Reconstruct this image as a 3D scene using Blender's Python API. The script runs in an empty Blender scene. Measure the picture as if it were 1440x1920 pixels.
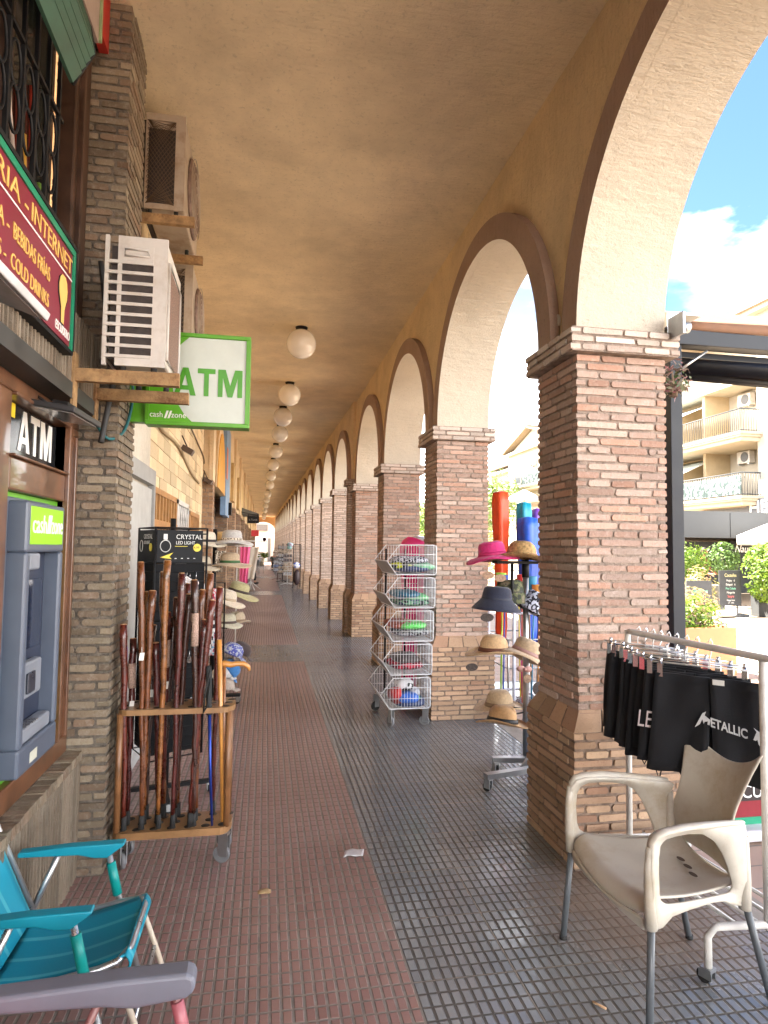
import bpy, bmesh, math, random
from mathutils import Vector, Matrix, noise
R = math.radians
sc = bpy.context.scene
col = sc.collection

# ------------------------------------------------------------------ camera
YAW, PIT, ROL = 0.182, 0.0571, 0.0118
cd_ = bpy.data.cameras.new('camera'); cam = bpy.data.objects.new('camera', cd_); col.objects.link(cam)
cd_.sensor_fit = 'HORIZONTAL'; cd_.sensor_width = 36; cd_.lens = 36*1202/1440
cd_.clip_start = .05; cd_.clip_end = 2000
F_ = Vector((math.sin(YAW)*math.cos(PIT), math.cos(YAW)*math.cos(PIT), math.sin(PIT)))
R_ = Vector((math.cos(YAW), -math.sin(YAW), 0)); U_ = R_.cross(F_)
Rr = R_*math.cos(ROL)+U_*math.sin(ROL); Ur = U_*math.cos(ROL)-R_*math.sin(ROL)
cam.matrix_world = Matrix(((Rr.x, Ur.x, -F_.x, 0), (Rr.y, Ur.y, -F_.y, 0), (Rr.z, Ur.z, -F_.z, 1.6), (0, 0, 0, 1)))
sc.camera = cam

# ------------------------------------------------------------------ sky, sun, exposure
SUN_EL, SUN_DIR = 56, Vector((.80, -.50, 0)).normalized()      # direction the light travels on the ground
w = bpy.data.worlds.new('World'); sc.world = w; w.use_nodes = True
nt = w.node_tree; N = nt.nodes; L = nt.links; N.clear()
out = N.new('ShaderNodeOutputWorld'); bg = N.new('ShaderNodeBackground'); sky = N.new('ShaderNodeTexSky')
sky.sky_type = 'NISHITA'; sky.sun_disc = False; sky.sun_elevation = R(SUN_EL)
sky.sun_rotation = math.atan2(-SUN_DIR.x, -SUN_DIR.y); sky.air_density = 1.25; sky.dust_density = .5
tc = N.new('ShaderNodeTexCoord'); mp = N.new('ShaderNodeMapping'); mp.inputs['Scale'].default_value = (1, 1, 2.2)
mp.inputs['Location'].default_value = (.35, .1, .0)
ns = N.new('ShaderNodeTexNoise'); ns.inputs['Scale'].default_value = 1.55; ns.inputs['Detail'].default_value = 8; ns.inputs['Roughness'].default_value = .52
rp = N.new('ShaderNodeValToRGB'); rp.color_ramp.elements[0].position = .38; rp.color_ramp.elements[1].position = .56
mx = N.new('ShaderNodeMix'); mx.data_type = 'RGBA'
n2 = N.new('ShaderNodeTexNoise'); n2.inputs['Scale'].default_value = 3.1; n2.inputs['Detail'].default_value = 6; r2 = N.new('ShaderNodeValToRGB')
r2.color_ramp.elements[0].position = .38; r2.color_ramp.elements[0].color = (.05, .057, .066, 1); r2.color_ramp.elements[1].position = .68; r2.color_ramp.elements[1].color = (1, 1, 1, 1)
vm = N.new('ShaderNodeVectorMath'); vm.operation = 'SCALE'; vm.inputs['Scale'].default_value = 46
L.new(mp.outputs[0], n2.inputs[0]); L.new(n2.outputs[0], r2.inputs[0]); L.new(r2.outputs[0], vm.inputs[0]); L.new(vm.outputs[0], mx.inputs[7])
L.new(tc.outputs['Generated'], mp.inputs[0]); L.new(mp.outputs[0], ns.inputs[0]); sz = N.new('ShaderNodeSeparateXYZ'); L.new(tc.outputs['Generated'], sz.inputs[0])
ma = N.new('ShaderNodeMath'); ma.operation = 'MULTIPLY_ADD'; L.new(sz.outputs[2], ma.inputs[0]); ma.inputs[1].default_value = -1.0; ma.inputs[2].default_value = .385
mb_ = N.new('ShaderNodeMath'); mb_.operation = 'ADD'; L.new(ma.outputs[0], mb_.inputs[0]); L.new(ns.outputs[0], mb_.inputs[1]); L.new(mb_.outputs[0], rp.inputs[0])
tn = N.new('ShaderNodeMix'); tn.data_type = 'RGBA'; tn.blend_type = 'MULTIPLY'; tn.inputs[0].default_value = 1; tn.inputs[7].default_value = (.46, .56, .72, 1); L.new(sky.outputs[0], tn.inputs[6])
L.new(rp.outputs[0], mx.inputs[0]); L.new(tn.outputs[2], mx.inputs[6]); L.new(mx.outputs[2], bg.inputs[0])
bg.inputs[1].default_value = .05; L.new(bg.outputs[0], out.inputs[0])
sl = bpy.data.lights.new('sun', 'SUN'); sl.energy = 5.0; sl.angle = R(.55); sl.color = (1, .91, .77)
so = bpy.data.objects.new('sun', sl); col.objects.link(so)
sd = Vector((SUN_DIR.x*math.cos(R(SUN_EL)), SUN_DIR.y*math.cos(R(SUN_EL)), -math.sin(R(SUN_EL))))
so.rotation_euler = sd.to_track_quat('-Z', 'Y').to_euler(); so.location = (-30, 20, 40)
sc.view_settings.view_transform = 'Standard'; sc.view_settings.look = 'None'
sc.view_settings.exposure = 3.5; sc.view_settings.gamma = 1
sc.cycles.max_bounces = 10; sc.cycles.diffuse_bounces = 7; sc.cycles.glossy_bounces = 4; sc.cycles.transmission_bounces = 6
sc.cycles.transparent_max_bounces = 8; sc.cycles.sample_clamp_indirect = 6; sc.cycles.use_denoising = True
sc.cycles.caustics_reflective = False; sc.cycles.caustics_refractive = False

# ------------------------------------------------------------------ materials
def nodes(name):
    m = bpy.data.materials.new(name); m.use_nodes = True
    return m, m.node_tree.nodes, m.node_tree.links, m.node_tree.nodes['Principled BSDF']
def math_(N, L, op, a, b=None, c=None):
    n = N.new('ShaderNodeMath'); n.operation = op
    for i, v in enumerate((a, b, c)):
        if v is None: continue
        if isinstance(v, (int, float)): n.inputs[i].default_value = v
        else: L.new(v, n.inputs[i])
    return n.outputs[0]
def ramp_(N, L, fac, stops):
    r = N.new('ShaderNodeValToRGB'); e = r.color_ramp.elements
    while len(e) < len(stops): e.new(.5)
    for x, (p, c) in zip(e, stops): x.position = p; x.color = (*c, 1)
    L.new(fac, r.inputs[0]); return r.outputs[0]
def mix_(N, L, fac, a, b, mode='MIX'):
    m = N.new('ShaderNodeMix'); m.data_type = 'RGBA'; m.blend_type = mode
    for i, v in ((0, fac), (6, a), (7, b)):
        if isinstance(v, (int, float)): m.inputs[i].default_value = v
        elif isinstance(v, tuple): m.inputs[i].default_value = (*v, 1)
        else: L.new(v, m.inputs[i])
    return m.outputs[2]
def noise_(N, L, scale, detail=4, rough=.6, vec=None, dist=0):
    if vec is None: vec = N.new('ShaderNodeTexCoord').outputs['Object']
    n = N.new('ShaderNodeTexNoise'); n.inputs['Scale'].default_value = scale; n.inputs['Detail'].default_value = detail
    n.inputs['Roughness'].default_value = rough; n.inputs['Distortion'].default_value = dist
    L.new(vec, n.inputs[0]); return n.outputs[0]
def bump_(N, L, B, h, strength, dist, prev=None):
    b = N.new('ShaderNodeBump'); b.inputs['Strength'].default_value = strength; b.inputs['Distance'].default_value = dist
    L.new(h, b.inputs['Height'])
    if prev: L.new(prev, b.inputs['Normal'])
    L.new(b.outputs[0], B.inputs['Normal']); return b.outputs[0]
_mats = {}
def mk(name, c, rough=.6, var=.12, vs=6, bump=0, bs=60, metal=0, dirt=None, ds=2.5, da=.4, spec=.5, coat=0, alpha=1, emit=0, sheen=0):
    if name in _mats: return _mats[name]
    m, N, L, B = nodes(name)
    n = noise_(N, L, vs, 6, .65)
    lo = tuple(v*(1-var*1.6) for v in c); hi = tuple(min(1, v*(1+var*1.2)) for v in c)
    cc = ramp_(N, L, n, [(.3, lo), (.7, hi)])
    if dirt:
        d = noise_(N, L, ds, 7, .7); f = ramp_(N, L, d, [(.5, (0, 0, 0)), (.68, (da, da, da))])
        cc = mix_(N, L, f, cc, dirt)
    L.new(cc, B.inputs['Base Color'])
    rr = math_(N, L, 'MULTIPLY_ADD', n, .25, rough-.12); L.new(rr, B.inputs['Roughness'])
    B.inputs['Metallic'].default_value = metal; B.inputs['Specular IOR Level'].default_value = spec
    B.inputs['Coat Weight'].default_value = coat
    if sheen: B.inputs['Sheen Weight'].default_value = sheen
    if alpha < 1: B.inputs['Alpha'].default_value = alpha
    if emit: B.inputs['Emission Color'].default_value = (*c, 1); B.inputs['Emission Strength'].default_value = emit
    if bump: bump_(N, L, B, noise_(N, L, bs, 5, .7), .9, bump)
    _mats[name] = m; return m
def brick_mat(name, cols, dirt=(.62, .55, .5), da=.35):
    m, N, L, B = nodes(name)
    a = N.new('ShaderNodeAttribute'); a.attribute_name = 'tint'
    s = N.new('ShaderNodeSeparateColor'); L.new(a.outputs['Color'], s.inputs[0])
    cc = ramp_(N, L, s.outputs[0], [(i/(len(cols)-1), c) for i, c in enumerate(cols)])
    g = N.new('ShaderNodeCombineColor'); v = math_(N, L, 'MULTIPLY_ADD', s.outputs[1], .5, .72)
    for i in range(3): L.new(v, g.inputs[i])
    cc = mix_(N, L, 1.0, cc, g.outputs[0], 'MULTIPLY')
    n = noise_(N, L, 26, 7, .75); cc = mix_(N, L, ramp_(N, L, n, [(.5, (0, 0, 0)), (.72, (da,)*3)]), cc, dirt)
    n3 = noise_(N, L, 90, 3, .6); cc = mix_(N, L, ramp_(N, L, n3, [(.25, (.35,)*3), (.45, (0, 0, 0))]), cc, (.16, .09, .06))
    L.new(cc, B.inputs['Base Color']); B.inputs['Roughness'].default_value = .88; B.inputs['Specular IOR Level'].default_value = .25
    bump_(N, L, B, noise_(N, L, 75, 6, .75), 1, .006)
    return m
BR_RED = brick_mat('weathered_red_brick', [(.42, .29, .23), (.42, .25, .18), (.37, .225, .165), (.44, .33, .27), (.40, .28, .225), (.36, .235, .18), (.45, .36, .30)])
BR_TAN = brick_mat('tan_base_brick', [(.42, .28, .18), (.37, .235, .15), (.45, .31, .20), (.35, .20, .13)], (.34, .22, .14), .5)
BR_PALE = brick_mat('pale_pink_brick', [(.50, .39, .32), (.52, .39, .31), (.48, .365, .29), (.55, .45, .38)])
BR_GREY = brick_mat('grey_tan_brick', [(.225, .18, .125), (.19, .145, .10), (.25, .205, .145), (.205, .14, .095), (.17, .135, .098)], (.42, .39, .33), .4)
BR_CAP = brick_mat('pale_capital_brick', [(.52, .45, .38), (.46, .36, .3), (.56, .5, .44)])
MORTAR = mk('rough_mortar', (.29, .225, .18), .95, .3, 18, .012, 70)
MORTAR_T = mk('tan_mortar', (.22, .155, .115), .95, .3, 18, .010, 70)
MORTAR_G = mk('grey_mortar', (.15, .125, .10), .95, .35, 18, .014, 80)
def stucco(name, c, bd=.007, bs=42, var=.1):
    m, N, L, B = nodes(name)
    n = noise_(N, L, 1.7, 8, .65); n2 = noise_(N, L, bs, 6, .7, dist=.6)
    cc = ramp_(N, L, n, [(.3, tuple(v*(1-var*1.8) for v in c)), (.7, tuple(v*(1+var) for v in c))])
    cc = mix_(N, L, ramp_(N, L, n2, [(.34, (.45,)*3), (.44, (0, 0, 0))]), cc, tuple(v*.55 for v in c))
    n4 = noise_(N, L, .55, 5, .75, dist=1.2); cc = mix_(N, L, ramp_(N, L, n4, [(.5, (0, 0, 0)), (.66, (.28,)*3)]), cc, tuple(v*.62 for v in c))
    L.new(cc, B.inputs['Base Color']); B.inputs['Roughness'].default_value = .92; B.inputs['Specular IOR Level'].default_value = .2
    p = bump_(N, L, B, n2, 1, bd)
    tc = N.new('ShaderNodeTexCoord'); mp = N.new('ShaderNodeMapping'); mp.inputs['Scale'].default_value = (1, 5, 1); L.new(tc.outputs['Object'], mp.inputs[0])
    bump_(N, L, B, noise_(N, L, 5, 5, .7, mp.outputs[0]), .7, .02, p)
    return m
ST_CEIL = stucco('ceiling_stucco', (.81, .69, .48), .006, 40)
ST_WALL = stucco('ochre_stucco', (.71, .56, .345), .011, 34)
ST_PALE = stucco('pale_cream_stucco', (.53, .475, .385), .003, 60, .05)
ST_BAND = stucco('brown_band_stucco', (.35, .245, .185), .002, 60, .07)
WHITE = mk('white_painted_metal', (.75, .74, .72), .4, .05, 5, dirt=(.4, .33, .25), ds=9, da=.25)
BLACK = mk('black_metal', (.008, .008, .009), .55, .2, spec=.25)
CHROME = mk('chrome', (.72, .72, .74), .18, .05, metal=1)
GALV = mk('galvanised_steel', (.42, .43, .44), .35, .12, 12, metal=.9)
RUBBER = mk('dark_rubber', (.02, .02, .02), .8, .2)
GREYP = mk('grey_plastic', (.16, .16, .17), .5, .1)

# ------------------------------------------------------------------ mesh helpers
class MB:
    def __init__(s, T=None): s.bm = bmesh.new(); s.mi = 0; s.T = T; s.tint = None; s.tl = None
    def v(s, p):
        p = Vector(p); return s.bm.verts.new(s.T @ p if s.T else p)
    def f(s, vs, smooth=False):
        try: f = s.bm.faces.new(vs)
        except ValueError: return None
        f.material_index = s.mi; f.smooth = smooth
        if s.tint is not None:
            if s.tl is None: s.tl = s.bm.loops.layers.float_color.new('tint')
            for l in f.loops: l[s.tl] = s.tint
        return f
    def box(s, x0, x1, y0, y1, z0, z1, j=0, bev=0):
        r = random.uniform
        P = [(x, y, z) for z in (z0, z1) for y in (y0, y1) for x in (x0, x1)]
        if j: P = [(a+r(-j, j), b+r(-j, j), c+r(-j, j)) for a, b, c in P]
        V = [s.v(p) for p in P]
        fs = [s.f([V[i] for i in q]) for q in ((0, 2, 3, 1), (4, 5, 7, 6), (0, 1, 5, 4), (2, 6, 7, 3), (0, 4, 6, 2), (1, 3, 7, 5))]
        if bev:
            es = list({e for f in fs for e in f.edges})
            bmesh.ops.bevel(s.bm, geom=es, offset=bev, segments=2, profile=.5, affect='EDGES', material=s.mi)
    def obox(s, c, ax, ay, az, bev=0):
        """box from a centre and three half-axis vectors"""
        c, ax, ay, az = map(Vector, (c, ax, ay, az)); T0 = s.T
        M = Matrix.Identity(4)
        for i in range(3): M[i][0], M[i][1], M[i][2], M[i][3] = ax[i], ay[i], az[i], c[i]
        if bev:
            la, lb, lc = ax.length, ay.length, az.length
            for i in range(3): M[i][0] /= la; M[i][1] /= lb; M[i][2] /= lc
            s.T = (T0 @ M) if T0 else M; s.box(-la, la, -lb, lb, -lc, lc, 0, bev)
        else:
            s.T = (T0 @ M) if T0 else M; s.box(-1, 1, -1, 1, -1, 1)
        s.T = T0
    def tube(s, pts, r, n=8, closed=False, cap=True, sy=1):
        pts = [Vector(p) for p in pts]; k = len(pts); rs = r if isinstance(r, (list, tuple)) else [r]*k
        rings = []; up = None
        for i, p in enumerate(pts):
            a = pts[i-1] if (i or closed) else p; b = pts[(i+1) % k] if (i < k-1 or closed) else p
            t = (b-a)
            if t.length < 1e-9: t = Vector((0, 0, 1))
            t.normalize()
            if up is None: up = Vector((0, 0, 1)) if abs(t.z) < .9 else Vector((1, 0, 0))
            x = up.cross(t)
            if x.length < 1e-4: up = Vector((1, 0, 0)) if abs(t.x) < .9 else Vector((0, 1, 0)); x = up.cross(t)
            x.normalize(); y = t.cross(x); up = y
            rings.append([s.v(p+(x*math.cos(2*math.pi*q/n)+y*sy*math.sin(2*math.pi*q/n))*rs[i]) for q in range(n)])
        for i in range(k if closed else k-1):
            A, B = rings[i], rings[(i+1) % k]
            for q in range(n): s.f([A[q], A[(q+1) % n], B[(q+1) % n], B[q]], True)
        if cap and not closed: s.f(rings[0][::-1]); s.f(rings[-1])
    def lathe(s, prof, c=(0, 0, 0), n=24, fn=None, cap=True):
        c = Vector(c); rings = []
        for r, z in prof:
            ring = []
            for q in range(n):
                a = 2*math.pi*q/n; p = Vector((r*math.cos(a), r*math.sin(a), z))
                if fn: p = Vector(fn(p, a))
                ring.append(s.v(c+p))
            rings.append(ring)
        for A, B in zip(rings, rings[1:]):
            for q in range(n): s.f([A[q], A[(q+1) % n], B[(q+1) % n], B[q]], True)
        if cap:
            if prof[0][0] > 1e-4: s.f(rings[0][::-1])
            s.f(rings[-1], True)
    def prism(s, poly, fn, a, b):
        """extrude a 2-D polygon; fn(u,v,w) gives the 3-D point"""
        A = [s.v(fn(u, v, a)) for u, v in poly]; B = [s.v(fn(u, v, b)) for u, v in poly]; n = len(poly)
        s.f(A[::-1]); s.f(B)
        for i in range(n): s.f([A[i], A[(i+1) % n], B[(i+1) % n], B[i]])
    def grid(s, fn, nu, nv, smooth=True):
        G = [[s.v(fn(i/nu, j/nv)) for i in range(nu+1)] for j in range(nv+1)]
        for j in range(nv):
            for i in range(nu): s.f([G[j][i], G[j][i+1], G[j+1][i+1], G[j+1][i]], smooth)
    def ball(s, c, r, n=16, sx=1, sy=1, sz=1):
        c = Vector(c)
        s.lathe([(r*math.sin(math.pi*i/(n//2)), -r*math.cos(math.pi*i/(n//2))) for i in range(n//2+1)], (0, 0, 0), n,
                lambda p, a: c+Vector((p.x*sx, p.y*sy, p.z*sz)), False)
def obj(name, m, mats, parent=None, solid=0, sub=0, bev=0, recalc=True, kind=None):
    if recalc: bmesh.ops.recalc_face_normals(m.bm, faces=m.bm.faces[:])
    me = bpy.data.meshes.new(name); m.bm.to_mesh(me); m.bm.free()
    for q in (mats if isinstance(mats, (list, tuple)) else [mats]): me.materials.append(q)
    o = bpy.data.objects.new(name, me); col.objects.link(o)
    if solid: k = o.modifiers.new('solid', 'SOLIDIFY'); k.thickness = solid; k.offset = 0
    if bev: k = o.modifiers.new('bevel', 'BEVEL'); k.width = bev; k.segments = 3; k.limit_method = 'ANGLE'
    if sub: k = o.modifiers.new('sub', 'SUBSURF'); k.levels = k.render_levels = sub
    if parent: o.parent = parent; o.matrix_parent_inverse = pmat(parent).inverted()
    if kind: o['kind'] = kind
    return o
def pmat(p): return Matrix.LocRotScale(p.location, p.rotation_euler, None)
def tag(o, label, cat, group=None):
    o['label'] = label; o['category'] = cat
    if group: o['group'] = group
    return o
def thing(name, label, cat, loc=(0, 0, 0), group=None):
    o = bpy.data.objects.new(name, None); col.objects.link(o); o.location = loc; o.empty_display_size = .1
    return tag(o, label, cat, group)
def children(o, al): return [c for c in al if c.parent == o]
def dup(root, move=(0, 0, 0), rz=0, label=None, group=None):
    """copy a thing with its parts and sub-parts; moves it by an offset and turns it about its own base"""
    al = list(col.objects)
    r = root.copy(); col.objects.link(r); r.location = Vector(root.location)+Vector(move); r.rotation_euler.z = root.rotation_euler.z+rz
    if label: r['label'] = label
    if group: r['group'] = group
    for c in [c for c in al if c.parent == root]:
        d = c.copy(); col.objects.link(d); d.parent = r; d.matrix_parent_inverse = c.matrix_parent_inverse.copy()
        for g in [g for g in al if g.parent == c]:
            e = g.copy(); col.objects.link(e); e.parent = d; e.matrix_parent_inverse = g.matrix_parent_inverse.copy()
    return r
def text(name, s, size, mat, parent, org, xd=(1, 0, 0), up=(0, 0, 1), ext=.001, sx=1, shear=0, off=0, center=False):
    cu = bpy.data.curves.new(name, 'FONT'); cu.body = s; cu.size = size; cu.extrude = ext; cu.shear = shear; cu.offset = off
    cu.resolution_u = 3
    if center: cu.align_x = 'CENTER'
    t = bpy.data.objects.new(name, cu); col.objects.link(t)
    dg = bpy.context.evaluated_depsgraph_get(); me = bpy.data.meshes.new_from_object(t.evaluated_get(dg)); bpy.data.objects.remove(t)
    xd = Vector(xd).normalized(); up = Vector(up).normalized(); n = xd.cross(up); org = Vector(org)
    for v in me.vertices: p = v.co.copy(); v.co = org+xd*p.x*sx+up*p.y+n*p.z
    me.name = name; me.materials.clear(); me.materials.append(mat)
    o = bpy.data.objects.new(name, me); col.objects.link(o)
    if parent: o.parent = parent; o.matrix_parent_inverse = pmat(parent).inverted()
    return o

# ------------------------------------------------------------------ brickwork
def brick(m, side, a0, a1, z0, z1, face, dep, rng):
    """one brick lying along a face: side 'x-','x+','y-','y+'; a0..a1 along it; face = coordinate of the outer face"""
    c = rng.uniform(.003, .009); out = rng.uniform(0, .005); h = z1-z0
    P = [(a0+c, 0), (a1-c, 0), (a1, c), (a1, h-c), (a1-c, h), (a0+c, h), (a0, h-c), (a0, c)]
    P = [(a+rng.uniform(-.0025, .0025), z0+b+rng.uniform(-.002, .002)) for a, b in P]
    sg = 1 if side[1] == '+' else -1; f0 = face+sg*out
    m.tint = (rng.random(), rng.random(), 0, 1)
    if side[0] == 'x': m.prism(P, lambda a, z, w: (w, a, z), f0, face-sg*dep)
    else: m.prism(P, lambda a, z, w: (a, w, z), f0, face-sg*dep)
def brick_block(m, x0, x1, y0, y1, z0, z1, rng, course=.0445, joint=.0135, Ls=(.225, .11), sides=('x-', 'x+', 'y-', 'y+'), rec=.005, mat_mortar=1, mat_brick=0):
    m.tint = (0.5, .5, 0, 1); m.mi = mat_mortar
    m.box(x0+rec, x1-rec, y0+rec, y1-rec, z0, z1); m.mi = mat_brick
    n = max(1, round((z1-z0)/course)); h = (z1-z0)/n; d = .05
    for k in range(n):
        for sd_ in sides:
            if sd_[0] == 'x': lo, hi = y0, y1
            else: lo, hi = x0, x1
            corner = (k % 2 == 0) == (sd_[0] == 'x')
            a = lo if corner else lo+d+joint
            e = hi if corner else hi-d-joint
            face = {'x-': x0, 'x+': x1, 'y-': y0, 'y+': y1}[sd_]
            first = (k//2) % 2 == 0; p = a
            while p < e-.02:
                l = rng.choice((Ls[0], Ls[0], Ls[0]*.92, Ls[1]*1.2)) if not (p == a and first) else Ls[1]*1.1
                q = min(e, p+l)
                if e-q < .05: q = e
                brick(m, sd_, p, q, z0+k*h+joint/2, z0+(k+1)*h-joint/2, face, d, rng); p = q+joint
    m.tint = None
# ================================================================== SETTING
# ground
def tile_floor_mat():
    m, N, L, B = nodes('knobbed_arcade_tiles')
    tc = N.new('ShaderNodeTexCoord'); sp = N.new('ShaderNodeSeparateXYZ'); L.new(tc.outputs['Object'], sp.inputs[0])
    X, Y = sp.outputs[0], sp.outputs[1]
    def cell(v, size):
        q = math_(N, L, 'DIVIDE', v, size); return math_(N, L, 'FRACT', q), math_(N, L, 'FLOOR', q)
    Xs = math_(N, L, 'ADD', X, 40.23-.0); Ys = math_(N, L, 'ADD', Y, 40.0)
    fx, ix = cell(Xs, .040); fy, iy = cell(Ys, .40/6); tx, itx = cell(Xs, .40); ty, ity = cell(Ys, .40)
    def edge(f, half, soft):
        d = math_(N, L, 'ABSOLUTE', math_(N, L, 'SUBTRACT', f, .5))
        mr = N.new('ShaderNodeMapRange'); mr.interpolation_type = 'SMOOTHSTEP'; L.new(d, mr.inputs[0])
        mr.inputs[1].default_value = half; mr.inputs[2].default_value = half-soft; mr.inputs[3].default_value = 0; mr.inputs[4].default_value = 1
        return mr.outputs[0]
    pad = math_(N, L, 'MULTIPLY', edge(fx, .40, .085), edge(fy, .452, .05))
    joint = math_(N, L, 'MULTIPLY', edge(tx, .497, .006), edge(ty, .497, .006))
    wn = N.new('ShaderNodeTexWhiteNoise'); wn.noise_dimensions = '2D'; cb = N.new('ShaderNodeCombineXYZ')
    L.new(ix, cb.inputs[0]); L.new(iy, cb.inputs[1]); L.new(cb.outputs[0], wn.inputs[0])
    wt = N.new('ShaderNodeTexWhiteNoise'); wt.noise_dimensions = '2D'; cb2 = N.new('ShaderNodeCombineXYZ')
    L.new(itx, cb2.inputs[0]); L.new(ity, cb2.inputs[1]); L.new(cb2.outputs[0], wt.inputs[0])
    big = noise_(N, L, 1.6, 6, .7); fine = noise_(N, L, 160, 3, .8)
    red = ramp_(N, L, math_(N, L, 'MULTIPLY_ADD', wt.outputs[0], .6, math_(N, L, 'MULTIPLY', wn.outputs[0], .4)), [(0, (.27, .145, .13)), (.5, (.31, .172, .155)), (1, (.33, .195, .17))])
    gry = ramp_(N, L, math_(N, L, 'MULTIPLY_ADD', wt.outputs[0], .6, math_(N, L, 'MULTIPLY', wn.outputs[0], .4)), [(0, (.18, .195, .215)), (1, (.25, .26, .27))])
    def rng_(v, a, b):   # 1 inside a..b
        return math_(N, L, 'MULTIPLY', math_(N, L, 'GREATER_THAN', v, a), math_(N, L, 'LESS_THAN', v, b))
    isred = math_(N, L, 'LESS_THAN', X, .57)
    for a, b in ((9.2, 10.8), (22.0, 24.0), (34, 36)):
        isred = math_(N, L, 'MULTIPLY', isred, math_(N, L, 'SUBTRACT', 1.0, rng_(Y, a, b)))
    isred = math_(N, L, 'MULTIPLY', isred, math_(N, L, 'GREATER_THAN', X, -2))
    cc = mix_(N, L, isred, gry, red)
    cc = mix_(N, L, ramp_(N, L, fine, [(.6, (0, 0, 0)), (.75, (.5,)*3)]), cc, (.4, .34, .3))
    cc = mix_(N, L, ramp_(N, L, big, [(.5, (0, 0, 0)), (.75, (.3,)*3)]), cc, (.1, .085, .07))
    gc = mix_(N, L, isred, (.075, .068, .06), (.25, .205, .175))
    gc = mix_(N, L, ramp_(N, L, noise_(N, L, 9, 5, .7), [(.4, (0, 0, 0)), (.7, (.7,)*3)]), gc, (.09, .075, .06))
    cc = mix_(N, L, pad, gc, cc); cc = mix_(N, L, joint, (.21, .18, .15), cc)
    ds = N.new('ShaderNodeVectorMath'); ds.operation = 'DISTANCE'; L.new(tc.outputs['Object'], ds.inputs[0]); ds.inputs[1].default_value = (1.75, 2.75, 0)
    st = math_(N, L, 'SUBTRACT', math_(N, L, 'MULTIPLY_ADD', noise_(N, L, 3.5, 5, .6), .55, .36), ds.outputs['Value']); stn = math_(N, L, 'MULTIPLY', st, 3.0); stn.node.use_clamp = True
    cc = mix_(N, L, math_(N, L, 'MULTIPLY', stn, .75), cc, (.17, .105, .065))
    L.new(cc, B.inputs['Base Color'])
    B.inputs['Specular IOR Level'].default_value = .75
    rr = math_(N, L, 'MULTIPLY_ADD', pad, -.56, .82); rr = math_(N, L, 'ADD', rr, math_(N, L, 'MULTIPLY_ADD', isred, .14, -.08)); rr = math_(N, L, 'MULTIPLY_ADD', stn, .3, rr); rr = math_(N, L, 'ADD', rr, math_(N, L, 'MULTIPLY', math_(N, L, 'SUBTRACT', noise_(N, L, 14, 5, .7), .5), .22))
    L.new(rr, B.inputs['Roughness'])
    h = math_(N, L, 'MULTIPLY', pad, joint)
    h = math_(N, L, 'ADD', h, math_(N, L, 'MULTIPLY_ADD', noise_(N, L, 8, 2, .5), .9, math_(N, L, 'MULTIPLY', noise_(N, L, 45, 2, .5), .05))); h = math_(N, L, 'ADD', h, math_(N, L, 'MULTIPLY', wn.outputs[0], .0))
    bump_(N, L, B, h, 1, .0035)
    return m
def paver_mat():
    m, N, L, B = nodes('pink_street_pavers')
    tc = N.new('ShaderNodeTexCoord'); b = N.new('ShaderNodeTexBrick'); L.new(tc.outputs['Object'], b.inputs[0])
    b.inputs['Scale'].default_value = 1; b.inputs['Brick Width'].default_value = .4; b.inputs['Row Height'].default_value = .2; b.inputs['Mortar Size'].default_value = .006
    b.inputs['Color1'].default_value = (.36, .24, .18, 1); b.inputs['Color2'].default_value = (.42, .3, .23, 1); b.inputs['Mortar'].default_value = (.2, .17, .14, 1)
    sp = N.new('ShaderNodeSeparateXYZ'); L.new(tc.outputs['Object'], sp.inputs[0])
    far = math_(N, L, 'GREATER_THAN', sp.outputs[0], 6.4)
    cc = mix_(N, L, math_(N, L, 'MULTIPLY', far, .75), b.outputs[0], (.42, .355, .27))
    cc = mix_(N, L, ramp_(N, L, noise_(N, L, 1.1, 7, .7), [(.45, (0, 0, 0)), (.8, (.4,)*3)]), cc, (.22, .17, .13))
    L.new(cc, B.inputs['Base Color']); B.inputs['Roughness'].default_value = .75
    bump_(N, L, B, b.outputs[1], -.6, .004)
    return m
m = MB(); m.box(-250, 250, -250, 300, -.6, -.012); g = obj('ground', m, paver_mat(), kind='structure')
m = MB(); m.box(-.95, 2.125, -6, 60.5, -.3, 0); obj('arcade_floor', m, tile_floor_mat(), kind='structure')
m = MB(); m.box(2.129, 2.27, -6, 60.5, -.3, .001); obj('kerb', m, mk('kerb_stone', (.3, .25, .2), .7, .15, 8, .003), kind='structure')
# ceiling with the storey above it (it shades the arcade and the near street)
m = MB(); m.box(-9, 2.13, -6, 60.5, 4.43, 6.4); obj('ceiling', m, ST_CEIL, kind='structure')

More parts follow.
